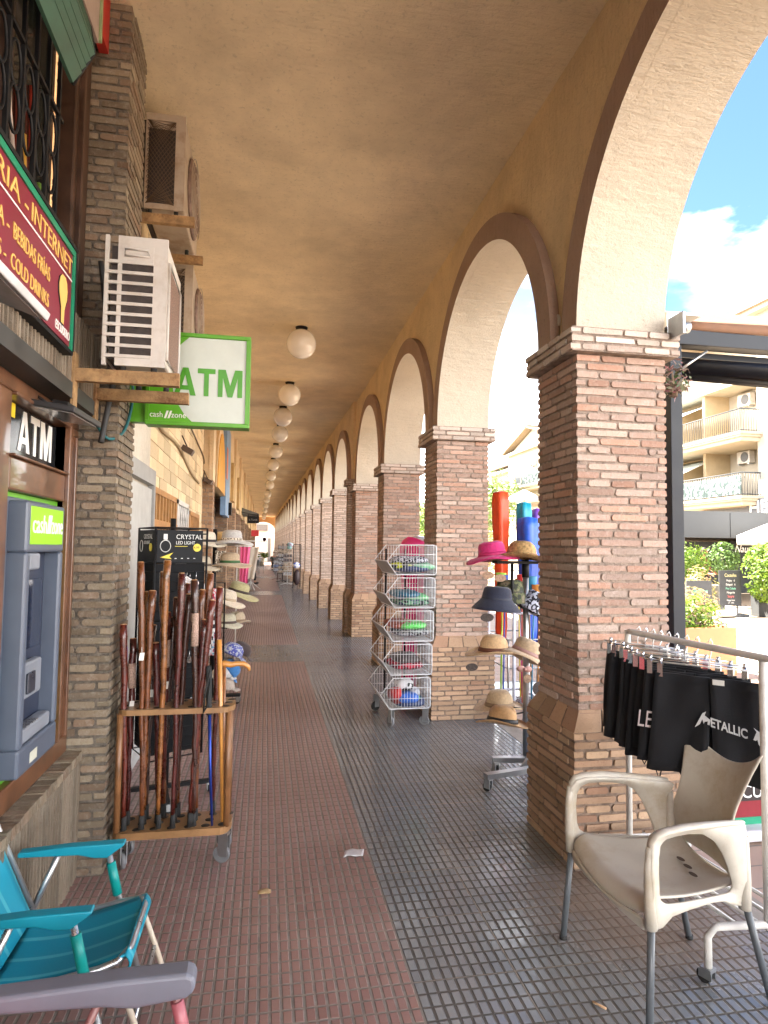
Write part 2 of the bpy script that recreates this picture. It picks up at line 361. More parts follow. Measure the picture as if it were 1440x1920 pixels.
# ------------------------------------------------------------------ pillars
XI, WX, WY, Y0, S, ZT, ZS = 1.609, .52, .4916, 3.1245, 2.8259, 2.783, .68
def shoulder(m, x0, x1, y0, y1, e, za, zb, rng):
    """slanted bricks between the wider base and the shaft"""
    m.mi = 1; m.tint = (.5, .5, 0, 1); q = .007; c0 = [m.v(p) for p in ((x0-e+q, y0-e+q, za-.004), (x1+e-q, y0-e+q, za-.004), (x1+e-q, y1+e-q, za-.004), (x0-e+q, y1+e-q, za-.004))]; c1 = [m.v(p) for p in ((x0+q, y0+q, zb-.008), (x1-q, y0+q, zb-.008), (x1-q, y1-q, zb-.008), (x0+q, y1-q, zb-.008))]
    for i in range(4): m.f([c0[i], c0[(i+1) % 4], c1[(i+1) % 4], c1[i]])
    m.mi = 0
    def ring(f, z): return [(x0-e*f, y0-e*f, z), (x1+e*f, y0-e*f, z), (x1+e*f, y1+e*f, z), (x0-e*f, y1+e*f, z)]
    lo, hi = [Vector(p) for p in ring(1, za)], [Vector(p) for p in ring(-.12, zb)]
    for i in range(4):
        a, b, c, d = lo[i], lo[(i+1) % 4], hi[(i+1) % 4], hi[i]; n = 4
        for k in range(n):
            t0, t1 = k/n, (k+1)/n
            if k: t0 += .008
            if k < n-1: t1 -= .008
            m.tint = (rng.random(), rng.random(), 0, 1)
            q = [a.lerp(b, t0), a.lerp(b, t1), d.lerp(c, t1), d.lerp(c, t0)]
            m.f([m.v(p) for p in q])
    m.tint = None
def pillar_meshes(seed, brm, zt, ncap=3, mortar=MORTAR):
    rng = random.Random(seed); t = thing('brick_pillar', 'x', 'pillar')
    e = .051
    m = MB(); brick_block(m, -e, WX+e, -e, WY+e, 0, ZS, rng, .0453); obj('base', m, [BR_TAN, MORTAR_T], t)
    m = MB(); shoulder(m, 0, WX, 0, WY, e, ZS-.002, ZS+.1, rng); obj('shoulder', m, [BR_TAN, MORTAR_T], t)
    m = MB(); brick_block(m, 0, WX, 0, WY, ZS+.0, zt-.13, rng); obj('shaft', m, [brm, mortar], t)
    m = MB(); brick_block(m, -.054, WX+.054, -.054, WY+.054, zt-.13, zt, rng, .0433); obj('capital', m, [BR_CAP, mortar], t)
    return t
G1 = 'brick pillars of the arcade'
pA = pillar_meshes(3, BR_RED, ZT); pA.location = (XI, Y0, 0)
pA['label'] = 'nearest brick pillar, behind the white plastic chair'; pA['group'] = G1
pB = pillar_meshes(8, BR_RED, ZT); pB.location = (XI, Y0+S, 0)
pB['label'] = 'second brick pillar, beside the wire basket trolley'; pB['group'] = G1
dup(pB, (0, S, 0), 0, 'third brick pillar, just past the basket trolley', G1)
dup(pA, (0, 3*S, 0), 0, 'fourth brick pillar, coupled to a stepped pier', G1)
dup(pB, (0, -2*S, 0), 0, 'brick pillar beside the camera, out of the picture', G1)
ZT2 = 2.93
def x2(y): return 1.515-.0165*(y-14.45)
pE = pillar_meshes(12, BR_PALE, ZT2); pE.location = (x2(14.47), 14.47, 0); pE['group'] = G1
ORD = ['fifth', 'sixth', 'seventh', 'eighth', 'ninth', 'tenth', 'eleventh', 'twelfth', 'thirteenth', 'fourteenth', 'fifteenth', 'sixteenth', 'seventeenth', 'eighteenth', 'nineteenth', 'twentieth', 'twenty-first']
pE['label'] = 'fifth pale brick pillar counted from the near end'
S2 = 2.70; E_Y = [14.47+S2*k for k in range(17)]
for k, y in enumerate(E_Y[1:]):
    dup(pE, (x2(y)-x2(14.47), y-14.47, 0), 0, ORD[k+1]+' brick pillar counted from the near end of the row', G1)
# the stepped pier coupled to the fourth pillar, where the second building begins
rng = random.Random(5)
t = thing('brick_pier', 'narrow stepped brick pier standing against the fourth pillar', 'pillar', (1.53, 12.12, 0), G1)
m = MB(); brick_block(m, 1.50, 2.1, 12.17, 12.50, 0, ZS+.04, rng, .0453); obj('base', m, [BR_TAN, MORTAR], t)
m = MB(); shoulder(m, 1.545, 2.06, 12.21, 12.47, .045, ZS+.038, ZS+.14, rng); obj('shoulder', m, [BR_TAN, MORTAR_T], t)
m = MB(); brick_block(m, 1.545, 2.06, 12.21, 12.47, ZS+.04, ZT2-.13, rng); obj('shaft', m, [BR_PALE, MORTAR], t)
m = MB(); brick_block(m, 1.49, 2.11, 12.165, 12.52, ZT2-.13, ZT2, rng, .0433); obj('capital', m, [BR_CAP, MORTAR], t)

# ------------------------------------------------------------------ arched walls
def arch_wall(name, label, xin, piers, zt, xo_off, band, y_lo, y_hi):
    """piers: list of (y0,y1); arches span the gaps. xin(y) = inner face of the shafts"""
    t = thing(name, label, 'wall', (xin(y_lo)+.3, (y_lo+y_hi)/2, zt))
    m = MB(); ys = []
    segs = []
    gaps = [(piers[i][1], piers[i+1][0]) for i in range(len(piers)-1)]
    for i, (a, b) in enumerate(piers):
        segs.append((a, b, None))
        if i < len(gaps): segs.append((gaps[i][0], gaps[i][1], 'arch'))
    prof = [(y_lo, zt)] if piers[0][0] > y_lo else []
    for a, b, k in segs:
        if k is None: prof += [(a, zt), (b, zt)]
        else:
            c, r = (a+b)/2, (b-a)/2; n = 72
            prof += [(c-r*math.cos(math.pi*i/n), zt+r*math.sin(math.pi*i/n)) for i in range(1, n)]
    if y_hi > piers[-1][1]: prof.append((y_hi, zt))
    def V(xf, y, z): return m.v((xf, y, z))
    IN = [V(xin(y)+.062, y, z) for y, z in prof]; OU = [V(xin(y)+xo_off, y, z) for y, z in prof]
    IT = [V(xin(y)+.062, y, 4.43) for y, z in prof]; OT = [V(xin(y)+xo_off, y, 4.43) for y, z in prof]
    for i in range(len(prof)-1):
        m.mi = 0; m.f([IN[i], IN[i+1], IT[i+1], IT[i]]); m.f([OU[i+1], OU[i], OT[i], OT[i+1]])
        m.mi = 1; m.f([IN[i+1], IN[i], OU[i], OU[i+1]])
    m.mi = 0; m.f([IN[0], IT[0], OT[0], OU[0]]); m.f([IN[-1], OU[-1], OT[-1], IT[-1]])
    obj('wall_face', m, [ST_WALL, ST_PALE], t, recalc=False)
    for a, b in gaps:
        c, r = (a+b)/2, (b-a)/2; m = MB(); n = 72; rings = []
        for i in range(n+1):
            an = math.pi*i/n; ca, sa = -math.cos(an), math.sin(an)
            def P(rr, dx): y = c+rr*ca; return m.v((xin(y)+dx, y, zt+.001+rr*sa))
            rings.append([P(r-.0, 0), P(r+band, 0), P(r+band, .07), P(r-.0, .07)])
        for A, B in zip(rings, rings[1:]):
            for q in range(4):
                m.mi = 1 if q == 3 else 0
                m.f([A[q], A[(q+1) % 4], B[(q+1) % 4], B[q]])
        m.mi = 0; m.f(rings[0]); m.f(rings[-1][::-1])
        obj('arch_band', m, [ST_BAND, ST_PALE], t)
    return t
P1 = [(Y0+k*S, Y0+k*S+WY) for k in range(-2, 4)]
arch_wall('arcade_wall', 'ochre arcade wall with brown arch bands over the near pillars', lambda y: XI, P1, ZT, .52, .175, -5, 12.15)
P2 = [(12.17, 12.50)]+[(y, y+WY) for y in E_Y]
arch_wall('arcade_wall', 'stepped-in arcade wall with narrower arches over the far pillars', x2, P2, ZT2, .54, .17, 12.152, 60.0)

# ------------------------------------------------------------------ globe lamps
GLOBE = mk('opal_glass', (.88, .86, .80), .12, .03, 3, coat=.5)
lamps = [(.397, 8.168), (.351, 10.984), (.289, 12.915), (.274, 14.876), (.22, 17.634), (.182, 20.546), (.142, 23.75), (.12, 27.25), (.055, 31.99), (.011, 36.01), (-.045, 41.46), (-.09, 46.68), (-.15, 52.9), (-.2, 57.9)]
l0 = thing('globe_lamp', 'nearest and largest white globe lamp under the ceiling', 'lamp', (lamps[0][0], lamps[0][1], 4.43), 'globe lamps along the ceiling')
m = MB(); m.ball((lamps[0][0], lamps[0][1], 4.215), .19, 32); obj('globe', m, GLOBE, l0)
m = MB(); m.lathe([(.06, 4.375), (.075, 4.41), (.08, 4.429)], (lamps[0][0], lamps[0][1], 0), 20); obj('ceiling_mount', m, BLACK, l0)
for (x, y), nm in zip(lamps[1:], ['second', 'third', 'fourth', 'fifth', 'sixth', 'seventh', 'eighth', 'ninth', 'tenth', 'eleventh', 'twelfth', 'thirteenth', 'fourteenth and farthest']):
    dup(l0, (x-lamps[0][0], y-lamps[0][1], 0), 0, nm+' white globe lamp from the near end of the ceiling row')
# small round cover on the wall between the two near arches
m = MB(); m.tube([(1.672, 3.48, 2.95), (1.655, 3.478, 2.95)], .045, 20)
o = tag(obj('junction_cover', m, mk('white_plastic', (.7, .68, .62), .5)), 'small round white cover plate above the nearest capital', 'cover plate')
# ================================================================== LEFT SIDE: SHOPS
WOOD = mk('brown_varnished_wood', (.13, .055, .026), .35, .35, 7, coat=.3)
WOODD = mk('dark_wood', (.06, .03, .018), .4, .3, 7)
GLASSD = mk('dark_window_glass', (.012, .016, .014), .06, .1, 3, spec=.8)
rng = random.Random(21)
# pillar on the left, up to the ceiling
t = thing('brick_pillar', 'grey-tan brick pillar on the left between the shop window and the cash sign', 'pillar', (-.9, 3.4, 0))
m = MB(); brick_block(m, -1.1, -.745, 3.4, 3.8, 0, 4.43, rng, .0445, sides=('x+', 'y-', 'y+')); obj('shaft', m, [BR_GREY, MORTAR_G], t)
# shop front nearest the camera
FL = brick_mat('fluted_brick', [(.22, .18, .135), (.185, .145, .105), (.25, .21, .16), (.16, .125, .09)], (.3, .25, .2), .5)
t = thing('small_shop', 'brown wooden shop front with fluted brick sill and upper window at left', 'shop front', (-1, 2.5, 0))
def flutes(m, xf, y0, y1, z0, z1, p=.036):
    m.mi = 1; m.tint = (.5, .5, 0, 1); m.box(-1.3, xf-.022, y0, y1, z0, z1); m.mi = 0
    y = y0
    while y < y1-.01:
        m.tint = (rng.random(), rng.random(), 0, 1); e = min(y+p-.012, y1)
        a = rng.uniform(0, .006)
        m.prism([(xf-.04, y), (xf-.02+a, y+.001), (xf+a, y+.006), (xf+a, e-.006), (xf-.02+a, e-.001), (xf-.04, e)], lambda u, v, w: (u, v, w), z0+rng.uniform(0, .004), z1-rng.uniform(0, .006)); y += p
    m.tint = None
m = MB(); flutes(m, -.86, -3, 3.398, 0, .56); obj('sill_wall', m, [FL, MORTAR_G], t)
m = MB()
y = -3
while y < 3.35:
    m.tint = (rng.random(), rng.random(), 0, 1); m.box(-1.0, -.852, y, min(3.397, y+.034), .562, .60+rng.uniform(0, .006), .002); y += .042
m.tint = None; obj('sill', m, [BR_GREY], t)
m = MB(); flutes(m, -.84, -3, 3.398, 2.30, 2.62); obj('lintel', m, [FL, MORTAR_G], t)
m = MB(); m.box(-.96, -.83, -3, 3.395, 2.228, 2.297); obj('shutter_box', m, mk('dark_grey_channel', (.035, .035, .033), .5, .3, 9), t)
m = MB()
for (y0, y1, z0, z1) in ((-3, 3.39, .604, .70), (-3, 3.39, 2.165, 2.226), (3.20, 3.39, .70, 2.165), (2.42, 2.54, .70, 2.165), (2.54, 3.20, 1.80, 1.925), (1.6, 1.7, .7, 2.12)):
    m.box(-1.0, -.925, y0, y1, z0, z1, 0, .008)
for (y0, y1, z0, z1) in ((3.20, 3.22, .70, 2.16), (3.3, 3.318, .7, 2.12), (2.54, 3.20, 2.15, 2.165), (2.54, 3.20, 1.925, 1.935)):
    m.box(-1.0, -.908, y0, y1, z0, z1, 0, .004)
obj('window_frame', m, WOOD, t)
m = MB(); m.box(-1.06, -.985, -3, 3.39, .60, 2.205); obj('shop_window', m, GLASSD, t)
# upper window: frame, glass
m = MB(); m.box(-1.02, -.93, 3.16, 3.39, 2.62, 4.43, 0, .01); m.box(-1.02, -.905, 3.2, 3.24, 2.62, 4.43, 0, .005); m.box(-1.02, -.93, -3, 3.16, 2.60, 2.70)
m.box(-1.02, -.95, 2.40, 2.47, 2.7, 4.43); obj('upper_frame', m, WOODD, t)
m = MB(); m.box(-1.09, -1.03, -3, 3.16, 2.7, 4.43); obj('upper_glass', m, GLASSD, t)
# coloured tinsel strips showing inside the upper glass
for (yy, zz, l, c) in ((2.86, 3.55, .5, (.6, .06, .03)), (2.80, 3.3, .35, (.55, .3, .04)), (2.99, 3.2, .42, (.12, .25, .03)), (2.62, 3.5, .4, (.6, .5, .45)), (2.72, 3.45, .5, (.5, .08, .04))):
    m = MB(); m.tube([(-1.024, yy, zz), (-1.024, yy+.02, zz-l*.5), (-1.024, yy+.10, zz-l)], .011, 5)
    obj('window_decoration', m, mk('deco%d' % int(c[0]*100+c[1]*1000), c, .5), t)
# iron grille
m = MB()
for y in (2.16, 2.29, 2.42, 2.55, 2.68, 2.81):
    m.box(-.905, -.890, y-.008, y+.008, 2.66, 4.36)
    if y < 2.7:
        for zc in (3.28, 3.12):
            m.tube([(-.897, y+.065+.048*math.cos(a), zc+.085*math.sin(a)) for a in [i*math.pi/10 for i in range(20)]], .006, 5, closed=True)
        m.tube([(-.897, y+.01, 3.02), (-.897, y+.06, 2.9), (-.897, y+.09, 2.75), (-.897, y+.12, 2.68)], .007, 5)
m.box(-.905, -.89, 2.1, 2.86, 2.66, 2.675); m.box(-.905, -.89, 2.1, 2.86, 3.40, 3.415)
obj('window_grille', m, BLACK, t)
# rolled green slat blind hanging out from the top
t = thing('roller_blind', 'dark green slatted roller blind pushed out from the upper window', 'blind', (-.85, 2.5, 3.9))
GRN = mk('green_blind_slats', (.03, .085, .055), .55, .2)
path = [(-.80, 3.76), (-.735, 3.67), (-.715, 3.56), (-.79, 3.42)]
pts = []
for i in range(len(path)-1):
    for k in range(4):
        a, b = path[i], path[i+1]; f = k/5; pts.append((a[0]+(b[0]-a[0])*f, a[1]+(b[1]-a[1])*f))
pts.append(path[-1]); m = MB()
for (x0, z0), (x1, z1) in zip(pts, pts[1:]):
    m.mi = 0; m.prism([(x0+.004, z0-.004), (x1+.003, z1+.004), (x1-.010, z1+.003), (x0-.010, z0-.004)], lambda u, v, w: (u, w, v), 1.2, 2.62)
obj('slats', m, GRN, t)
m = MB()
for y in (2.62, 1.2): m.tube([(p[0], y+.004, p[1]) for p in pts], .007, 5)
m.box(-.93, -.80, 1.2, 2.62, 3.745, 3.77); obj('blind_rail', m, BLACK, t)
# pale panel and red sign high up beside it
t = thing('upper_signboard', 'red and pale signboard high above the green blind', 'sign', (-.88, 2.95, 4.2))
m = MB(); m.box(-.90, -.86, 2.55, 3.22, 4.06, 4.42); obj('pale_panel', m, mk('pale_panel', (.35, .28, .25), .6), t)
m = MB(); m.box(-.91, -.85, 3.225, 3.245, 4.08, 4.425); obj('panel_edge', m, mk('lime_edge', (.3, .38, .2), .5), t)
m = MB(); m.box(-.90, -.855, 3.25, 3.392, 4.14, 4.425); obj('red_panel', m, mk('red_panel', (.42, .03, .02), .5), t)

# ------------------------------------------------------------------ shop name board
t = thing('shop_signboard', 'maroon shop signboard with green border and yellow lettering', 'sign', (-.82, 2.0, 2.6))
m = MB(); m.box(-.86, -.805, .6, 2.775, 2.405, 2.80); obj('board', m, mk('maroon_sign', (.19, .014, .034), .35, .12, 3), t)
gm = mk('sign_green', (.01, .23, .12), .35)
m = MB(); m.box(-.862, -.799, .6, 2.79, 2.785, 2.812); m.box(-.862, -.799, 2.762, 2.79, 2.395, 2.785); obj('green_border', m, gm, t)
m = MB(); m.box(-.868, -.80, .6, 2.80, 2.38, 2.395); m.box(-.868, -.795, .6, 2.80, 2.813, 2.83); m.box(-.868, -.797, 2.791, 2.802, 2.396, 2.812); obj('dark_rim', m, BLACK, t)
YEL = mk('sign_yellow_letters', (.72, .47, .13), .5, .05); WH = mk('white_letters', (.8, .8, .78), .5, .03)
def side_text(nm, s, yend, z, size, mt, x=-.803, sx=1, p=t, ys=None):
    o = text(nm, s, size, mt, p, (x, 0, z), (0, 1, 0), (0, 0, 1), .0015, sx)
    Y = [v.co.y for v in o.data.vertices]; a, b = min(Y), max(Y); k = (yend-ys)/(b-a) if ys is not None else 1
    for v in o.data.vertices: v.co.y = yend+(v.co.y-b)*k
    return o
side_text('lettering', 'INTERNET', 2.752, 2.697, .092, YEL, ys=2.296); side_text('lettering', 'PAPELERIA -', 2.262, 2.697, .092, YEL, ys=1.60)
side_text('lettering', 'BEBIDAS FRÍAS', 2.497, 2.565, .077, YEL, ys=2.15); side_text('lettering', 'PRENSA -', 2.115, 2.565, .077, YEL, ys=1.83)
side_text('lettering', 'COLD DRINKS', 2.495, 2.468, .072, YEL, ys=2.14); side_text('lettering', 'SNACKS -', 2.10, 2.468, .072, YEL, ys=1.83)
m = MB(); m.box(-.806, -.8025, .6, 2.76, 2.674, 2.680); obj('dividing_line', m, WH, t)
ke = [(-.02, 0), (.02, 0), (.024, .07), (.04, .10), (.058, .13), (.062, .17), (.05, .205), (.025, .225), (-.025, .225), (-.05, .205), (-.062, .17), (-.058, .13), (-.04, .10), (-.024, .07)]
m = MB(); m.prism([(a*1.22, b*1.03-.004) for a, b in ke], lambda u, v, w: (w, 2.655+u*.8, 2.463+v*.84), -.806, -.8028); obj('emblem_outline', m, BLACK, t)
m = MB(); m.prism([(a, b) for a, b in ke], lambda u, v, w: (w, 2.655+u*.8, 2.467+v*.84), -.806, -.8012); obj('emblem', m, YEL, t)
side_text('lettering', 'ESCUDERO', 2.755, 2.425, .050, WH, ys=2.58)
# floodlights under it
def flood(label, c, tilt, ln, col_, yaw=0):
    t = thing('floodlight', label, 'floodlight', c)
    T = Matrix.Translation(c) @ Matrix.Rotation(yaw, 4, 'Z') @ Matrix.Rotation(tilt, 4, 'Y')
    m = MB(T); m.box(-.085, .085, -ln/2, ln/2, -.012, .012, 0, .004); obj('housing', m, col_, t)
    m = MB(T); m.box(-.07, .07, -ln/2+.02, ln/2-.02, -.016, -.0125); obj('diffuser', m, mk('grey_lens', (.30, .31, .32), .2), t)
    m = MB(T); m.box(-.03, .03, -ln*.3, ln*.3, .012, .035); m.tube([(-.06, ln*.22, .02), (-.12, ln*.22, .05), (-.17, 0, .05), (-.12, -ln*.22, .05), (-.06, -ln*.22, .02)], .006, 6); obj('bracket', m, BLACK, t)
flood('white-edged floodlight under the maroon signboard', (-.70, 1.74, 2.275), .35, .40, mk('silver_housing', (.5, .5, .5), .4))
flood('slim black floodlight over the ATM window', (-.83, 2.87, 2.15), .15, .34, mk('black_housing', (.03, .03, .033), .5), -.06)
# ATM lettering, sticker
def block_atm(fn, mt, p):
    A = [[(0, 0), (.075, 0), (.19, 1), (.125, 1)], [(.24, 0), (.32, 0), (.205, 1), (.135, 1)]]
    m = MB()
    for q in A: m.prism(q, fn, 0, .002+.0005*A.index(q))
    m.prism([(.07, .2), (.25, .2), (.235, .36), (.085, .36)], fn, 0, .0015); obj('letter_a', m, mt, p)
    m = MB(); m.prism([(.34, .82), (.60, .82), (.60, 1), (.34, 1)], fn, 0, .002); m.prism([(.435, 0), (.505, 0), (.505, .82), (.435, .82)], fn, 0, .002); obj('letter_t', m, mt, p)
    m = MB(); m.prism([(.64, 0), (.64, 1), (.75, 1), (.82, .42), (.89, 1), (1, 1), (1, 0), (.93, 0), (.93, .70), (.855, 0), (.785, 0), (.71, .70), (.71, 0)], fn, 0, .002); obj('letter_m', m, mt, p)
t = thing('atm_sign_panel', 'black window panel with large white ATM letters', 'sign', (-.975, 2.83, 2.0))
m = MB(); m.box(-.984, -.972, 2.545, 3.198, 1.937, 2.148); obj('panel', m, mk('black_gloss', (.015, .016, .018), .15), t)
block_atm(lambda u, v, w: (-.971+w, 2.73+.40*u, 1.972+.163*v), WH, t)
m = MB(); m.box(-.972, -.969, 2.64, 2.69, 2.09, 2.145); obj('sticker', m, mk('yellow_sticker', (.75, .55, .02), .5), t)
# cash machine
t = thing('cash_machine', 'grey cash machine with green screen panel in the shop window', 'cash machine', (-.93, 2.77, .7))
AT = mk('atm_grey_plastic', (.085, .105, .145), .35, .06); ATD = mk('atm_dark', (.03, .035, .05), .3)
m = MB(); m.box(-.984, -.955, 2.545, 3.198, .702, 1.798); obj('surround', m, mk('atm_green_surround', (.10, .34, .02), .4), t)
m = MB()
# face with an opening
y0, y1, z0, z1 = 2.60, 3.04, .735, 1.765
for q in ((y0, y1, 1.57, z1), (y0, y1, z0, .84), (y0, 2.645, .84, 1.57), (3.0, y1, .84, 1.57)): m.box(-.954, -.875, q[0], q[1], q[2], q[3], 0, .01)
m.box(-.97, -.945, 2.57, 3.06, .72, 1.78, 0, .005)
obj('body', m, AT, t)
m = MB(); m.box(-.944, -.938, 2.645, 3.0, .84, 1.57); obj('screen_recess', m, mk('atm_blue_recess', (.022, .03, .055), .35), t)
m = MB(); m.box(-.937, -.90, 2.70, 2.9, 1.0, 1.14, 0, .01); obj('card_unit', m, mk('atm_light_grey', (.22, .24, .28), .35), t)
m = MB(); m.box(-.937, -.885, 2.66, 2.98, .842, .90, 0, .01); obj('cash_tray', m, mk('atm_light_grey', (.22, .24, .28), .35), t)
m = MB(); m.box(-.937, -.89, 2.68, 2.80, 1.50, 1.568, 0, .01); obj('camera_hood', m, mk('atm_light_grey', (.22, .24, .28), .35), t)
m = MB(); m.box(-.937, -.930, 2.69, 2.96, 1.18, 1.46, 0, .003); obj('screen', m, mk('atm_screen_glass', (.012, .02, .045), .08, spec=.8), t)
m = MB()
for a in range(4):
    for b in range(3): m.box(-.912+.010*b, -.904+.010*b, 2.70+.035*a, 2.725+.035*a, .9005, .906)
obj('keypad', m, mk('keypad_metal', (.3, .3, .32), .3, metal=.7), t)
m = MB(); m.box(-.8745, -.8735, 2.72, 2.80, .76, .80); obj('label_sticker', m, mk('pale_sticker', (.5, .5, .42), .6), t)
m = MB(); m.box(-.899, -.889, 2.72, 2.8, 1.02, 1.10, 0, .004); obj('card_slot', m, ATD, t)
m = MB(); m.box(-.9, -.8735, 2.625, 3.015, 1.60, 1.748, 0, .003); obj('lit_panel', m, mk('lit_green', (.22, .50, .01), .3, .03, emit=.04), t)
side_text('lettering', 'cash', 2.80, 1.645, .105, WH, x=-.8725, p=t, ys=2.645)
side_text('lettering', 'zone', 3.005, 1.645, .105, WH, x=-.8725, p=t, ys=2.86)
m = MB()
m.prism([(2.805, 1.645), (2.822, 1.645), (2.842, 1.72), (2.825, 1.72)], lambda u, v, w: (w, u, v), -.873, -.871)
m.prism([(2.828, 1.645), (2.845, 1.645), (2.865, 1.72), (2.848, 1.72)], lambda u, v, w: (w, u, v), -.873, -.871); obj('logo_bars', m, WH, t)
# cables on the wall beside the window
def cable(label, pts, r=.006, c=(.02, .02, .02), cat='cable'):
    m = MB(); q = []
    P = [Vector(p) for p in pts]
    for i in range(len(P)-1):
        p0 = P[max(0, i-1)]; p1 = P[i]; p2 = P[i+1]; p3 = P[min(len(P)-1, i+2)]
        for k in range(5):
            s_ = k/5; q.append(.5*((2*p1)+(p2-p0)*s_+(2*p0-5*p1+4*p2-p3)*s_*s_+(3*p1-p0-3*p2+p3)*s_**3))
    q.append(P[-1]); m.tube(q, r, 6)
    return tag(obj('cable', m, mk('cable%d' % int(sum(c)*1000), c, .6)), label, cat)
cable('thick black cables hanging between the maroon signboard and the air conditioner', [(-.83, 3.3, 3.0), (-.80, 3.31, 2.75), (-.80, 3.33, 2.62), (-.76, 3.36, 2.5), (-.78, 3.34, 2.3), (-.80, 3.3, 2.1)], .014)
cable('teal cable looping to the green cash sign', [(-.84, 3.36, 2.2), (-.78, 3.37, 2.13), (-.735, 3.5, 2.2), (-.72, 3.6, 2.38), (-.73, 3.62, 2.5)], .008, (.01, .10, .11))

# ------------------------------------------------------------------ air conditioners
AC_NEW = ACM = mk('aged_white_ac_casing', (.56, .53, .49), .45, .08, 5, dirt=(.30, .21, .12), ds=6, da=.4)
AC_OLD = mk('old_beige_ac_casing', (.40, .33, .26), .5, .12, 5, dirt=(.2, .12, .06), ds=6, da=.6)
RUST = mk('rusty_bracket_paint', (.33, .20, .09), .75, .3, 14, .003, 60, dirt=(.12, .045, .015), ds=12, da=.9)
FIN = mk('dark_coil_fins', (.035, .025, .022), .6, .4, 40, .002, 200)
GRL = mk('brown_fan_grille', (.2, .13, .1), .6, .3, 30)
def ac_unit(label, x0, x1, y0, y1, z0, z1, coil_side, arms, group='air conditioners on the shop wall'):
    ACM = AC_NEW if coil_side == 'slats' else AC_OLD
    t = thing('air_conditioner', label, 'air conditioner', ((x0+x1)/2, (y0+y1)/2, z0), group)
    m = MB(); m.box(x0+.055, x1-.004, y0+.012, y1, z0+.02, z1-.004, 0, .012)
    # side frame (near end)
    for a in ((x0+.05, x1, y0, y0+.014, z1-.045, z1), (x0+.05, x1, y0, y0+.014, z0, z0+.035), (x1-.06, x1, y0, y0+.014, z0+.035, z1-.045), (x0+.05, x0+.068, y0, y0+.014, z0+.035, z1-.045)): m.box(*a)
    obj('casing', m, ACM, t)
    n = 9; h = (z1-z0-.16)/n
    m = MB(); m.box(x0+.068, x1-.06, y0+.004, y0+.011, z0+.035, z1-.1); m.box(x0+.02, x0+.05, y0+.02, y1-.02, z0+.03, z1-.04); obj('coil', m, FIN, t)
    m = MB()
    if coil_side == 'slats':
        for k in range(n+1): m.box(x0, x1-.06, y0-.003, y0+.009, z0+.035+k*h, z0+.049+k*h)
        m.box(x0-.004, x0+.012, y0, y0+.02, z0, z1); m.box(x0+.068, x1-.06, y0-.002, y0+.008, z1-.11, z1-.045)
        m.tube([(x0+.08, y0-.006, z1-.06), (x1-.085, y0-.006, z1-.06), (x1-.075, y0-.006, z1-.09), (x0+.08, y0-.006, z1-.09)], .005, 6, closed=True)
        for k in range(n+1): m.box(x0-.004, x0+.004, y0+.02, y1-.05, z0+.035+k*h, z0+.043+k*h)
    else:
        q = .02; k = 0; L0 = x1-x0-.12
        for s_ in (1, -1):
            c = -.6
            while c < 1.2:
                pts = []
                for tt in (0, 1):
                    xx = x0+.06+L0*tt; zz = z0+.03+c+(L0*tt)*s_*1.5
                    pts.append((xx, y0-.002, max(z0+.03, min(z1-.05, zz))))
                if abs(pts[0][2]-pts[1][2]) > .02: m.tube(pts, .0018, 4)
                c += .035
    obj('side_grille', m, ACM if coil_side == 'slats' else mk('rust_brown_wire', (.10, .06, .03), .6), t)
    if coil_side == 'slats':
        m = MB(); m.box(x1-.006, x1+.001, y0+.05, y1-.06, z0+.06, z1-.10, 0, .0); obj('fan_plate', m, mk('brown_mesh', (.20, .12, .09), .6, .6, 130, .003, 160), t)
        m = MB(); m.tube([(x1+.002, y0+.045, z0+.05), (x1+.002, y1-.05, z0+.05), (x1+.002, y1-.05, z1-.09), (x1+.002, y0+.045, z1-.09)], .006, 6, closed=True); obj('fan_guard', m, ACM, t)
    cy, cz = (y0+y1)/2+.04, (z0+z1)/2; r = min(z1-z0, y1-y0)*.42
    m = MB(); m.lathe([(r, 0), (r, .008), (r*.9, .022), (r*.4, .03), (.0001, .032)], (0, 0, 0), 32, lambda p, a: (x1-.002+p.z, cy+p.x, cz+p.y)); (obj('fan_plate', m, GRL, t) if coil_side != 'slats' else m.bm.free())
    m = MB()
    for k in (range(1, 7) if coil_side != 'slats' else ()): m.tube([(x1+.024+.008*(1-k/6), cy+r*k/6*math.cos(a), cz+r*k/6*math.sin(a)) for a in [i*math.pi/14 for i in range(28)]], .003, 4, closed=True)
    if coil_side != 'slats': obj('fan_guard', m, ACM, t)
    for (ya, xa, xe) in arms:
        m = MB(); m.box(xa, xe, ya-.018, ya+.018, z0-.075, z0-.018, .0015); m.box(xa, xa+.012, ya-.03, ya+.03, z0-.20, z0+.05)
        br = obj('wall_bracket', m, RUST, t)
        for xx in (x0+.08, x1-.05): m = MB(); m.tube([(xx, ya, z0-.018), (xx, ya, z0+.02)], .014, 8); obj('rubber_foot', m, RUBBER, br)
    return t
ac_unit('near white air conditioner with slatted side on rusty brackets', -.715, -.455, 2.92, 3.38, 2.385, 2.965, 'slats', ((2.95, -.838, -.395), (3.31, -.838, -.395)))
ac_unit('upper air conditioner with lozenge side grille just below the ceiling', -.845, -.555, 4.1, 4.9, 3.71, 4.33, 'mesh', ((4.14, -.948, -.49), (4.7, -.948, -.49)))
ac_unit('partly hidden air conditioner beyond, under the upper one', -.84, -.585, 4.95, 5.7, 3.17, 3.70+.05, 'mesh', ((5.0, -.948, -.52), (5.55, -.948, -.52)))
m = MB(); m.box(-.83, -.77, 3.32, 3.395, 2.52, 2.64, 0, .006); tag(obj('junction_box', m, mk('grey_box', (.2, .17, .12), .6)), 'small grey-brown junction box behind the near air conditioner', 'junction box')

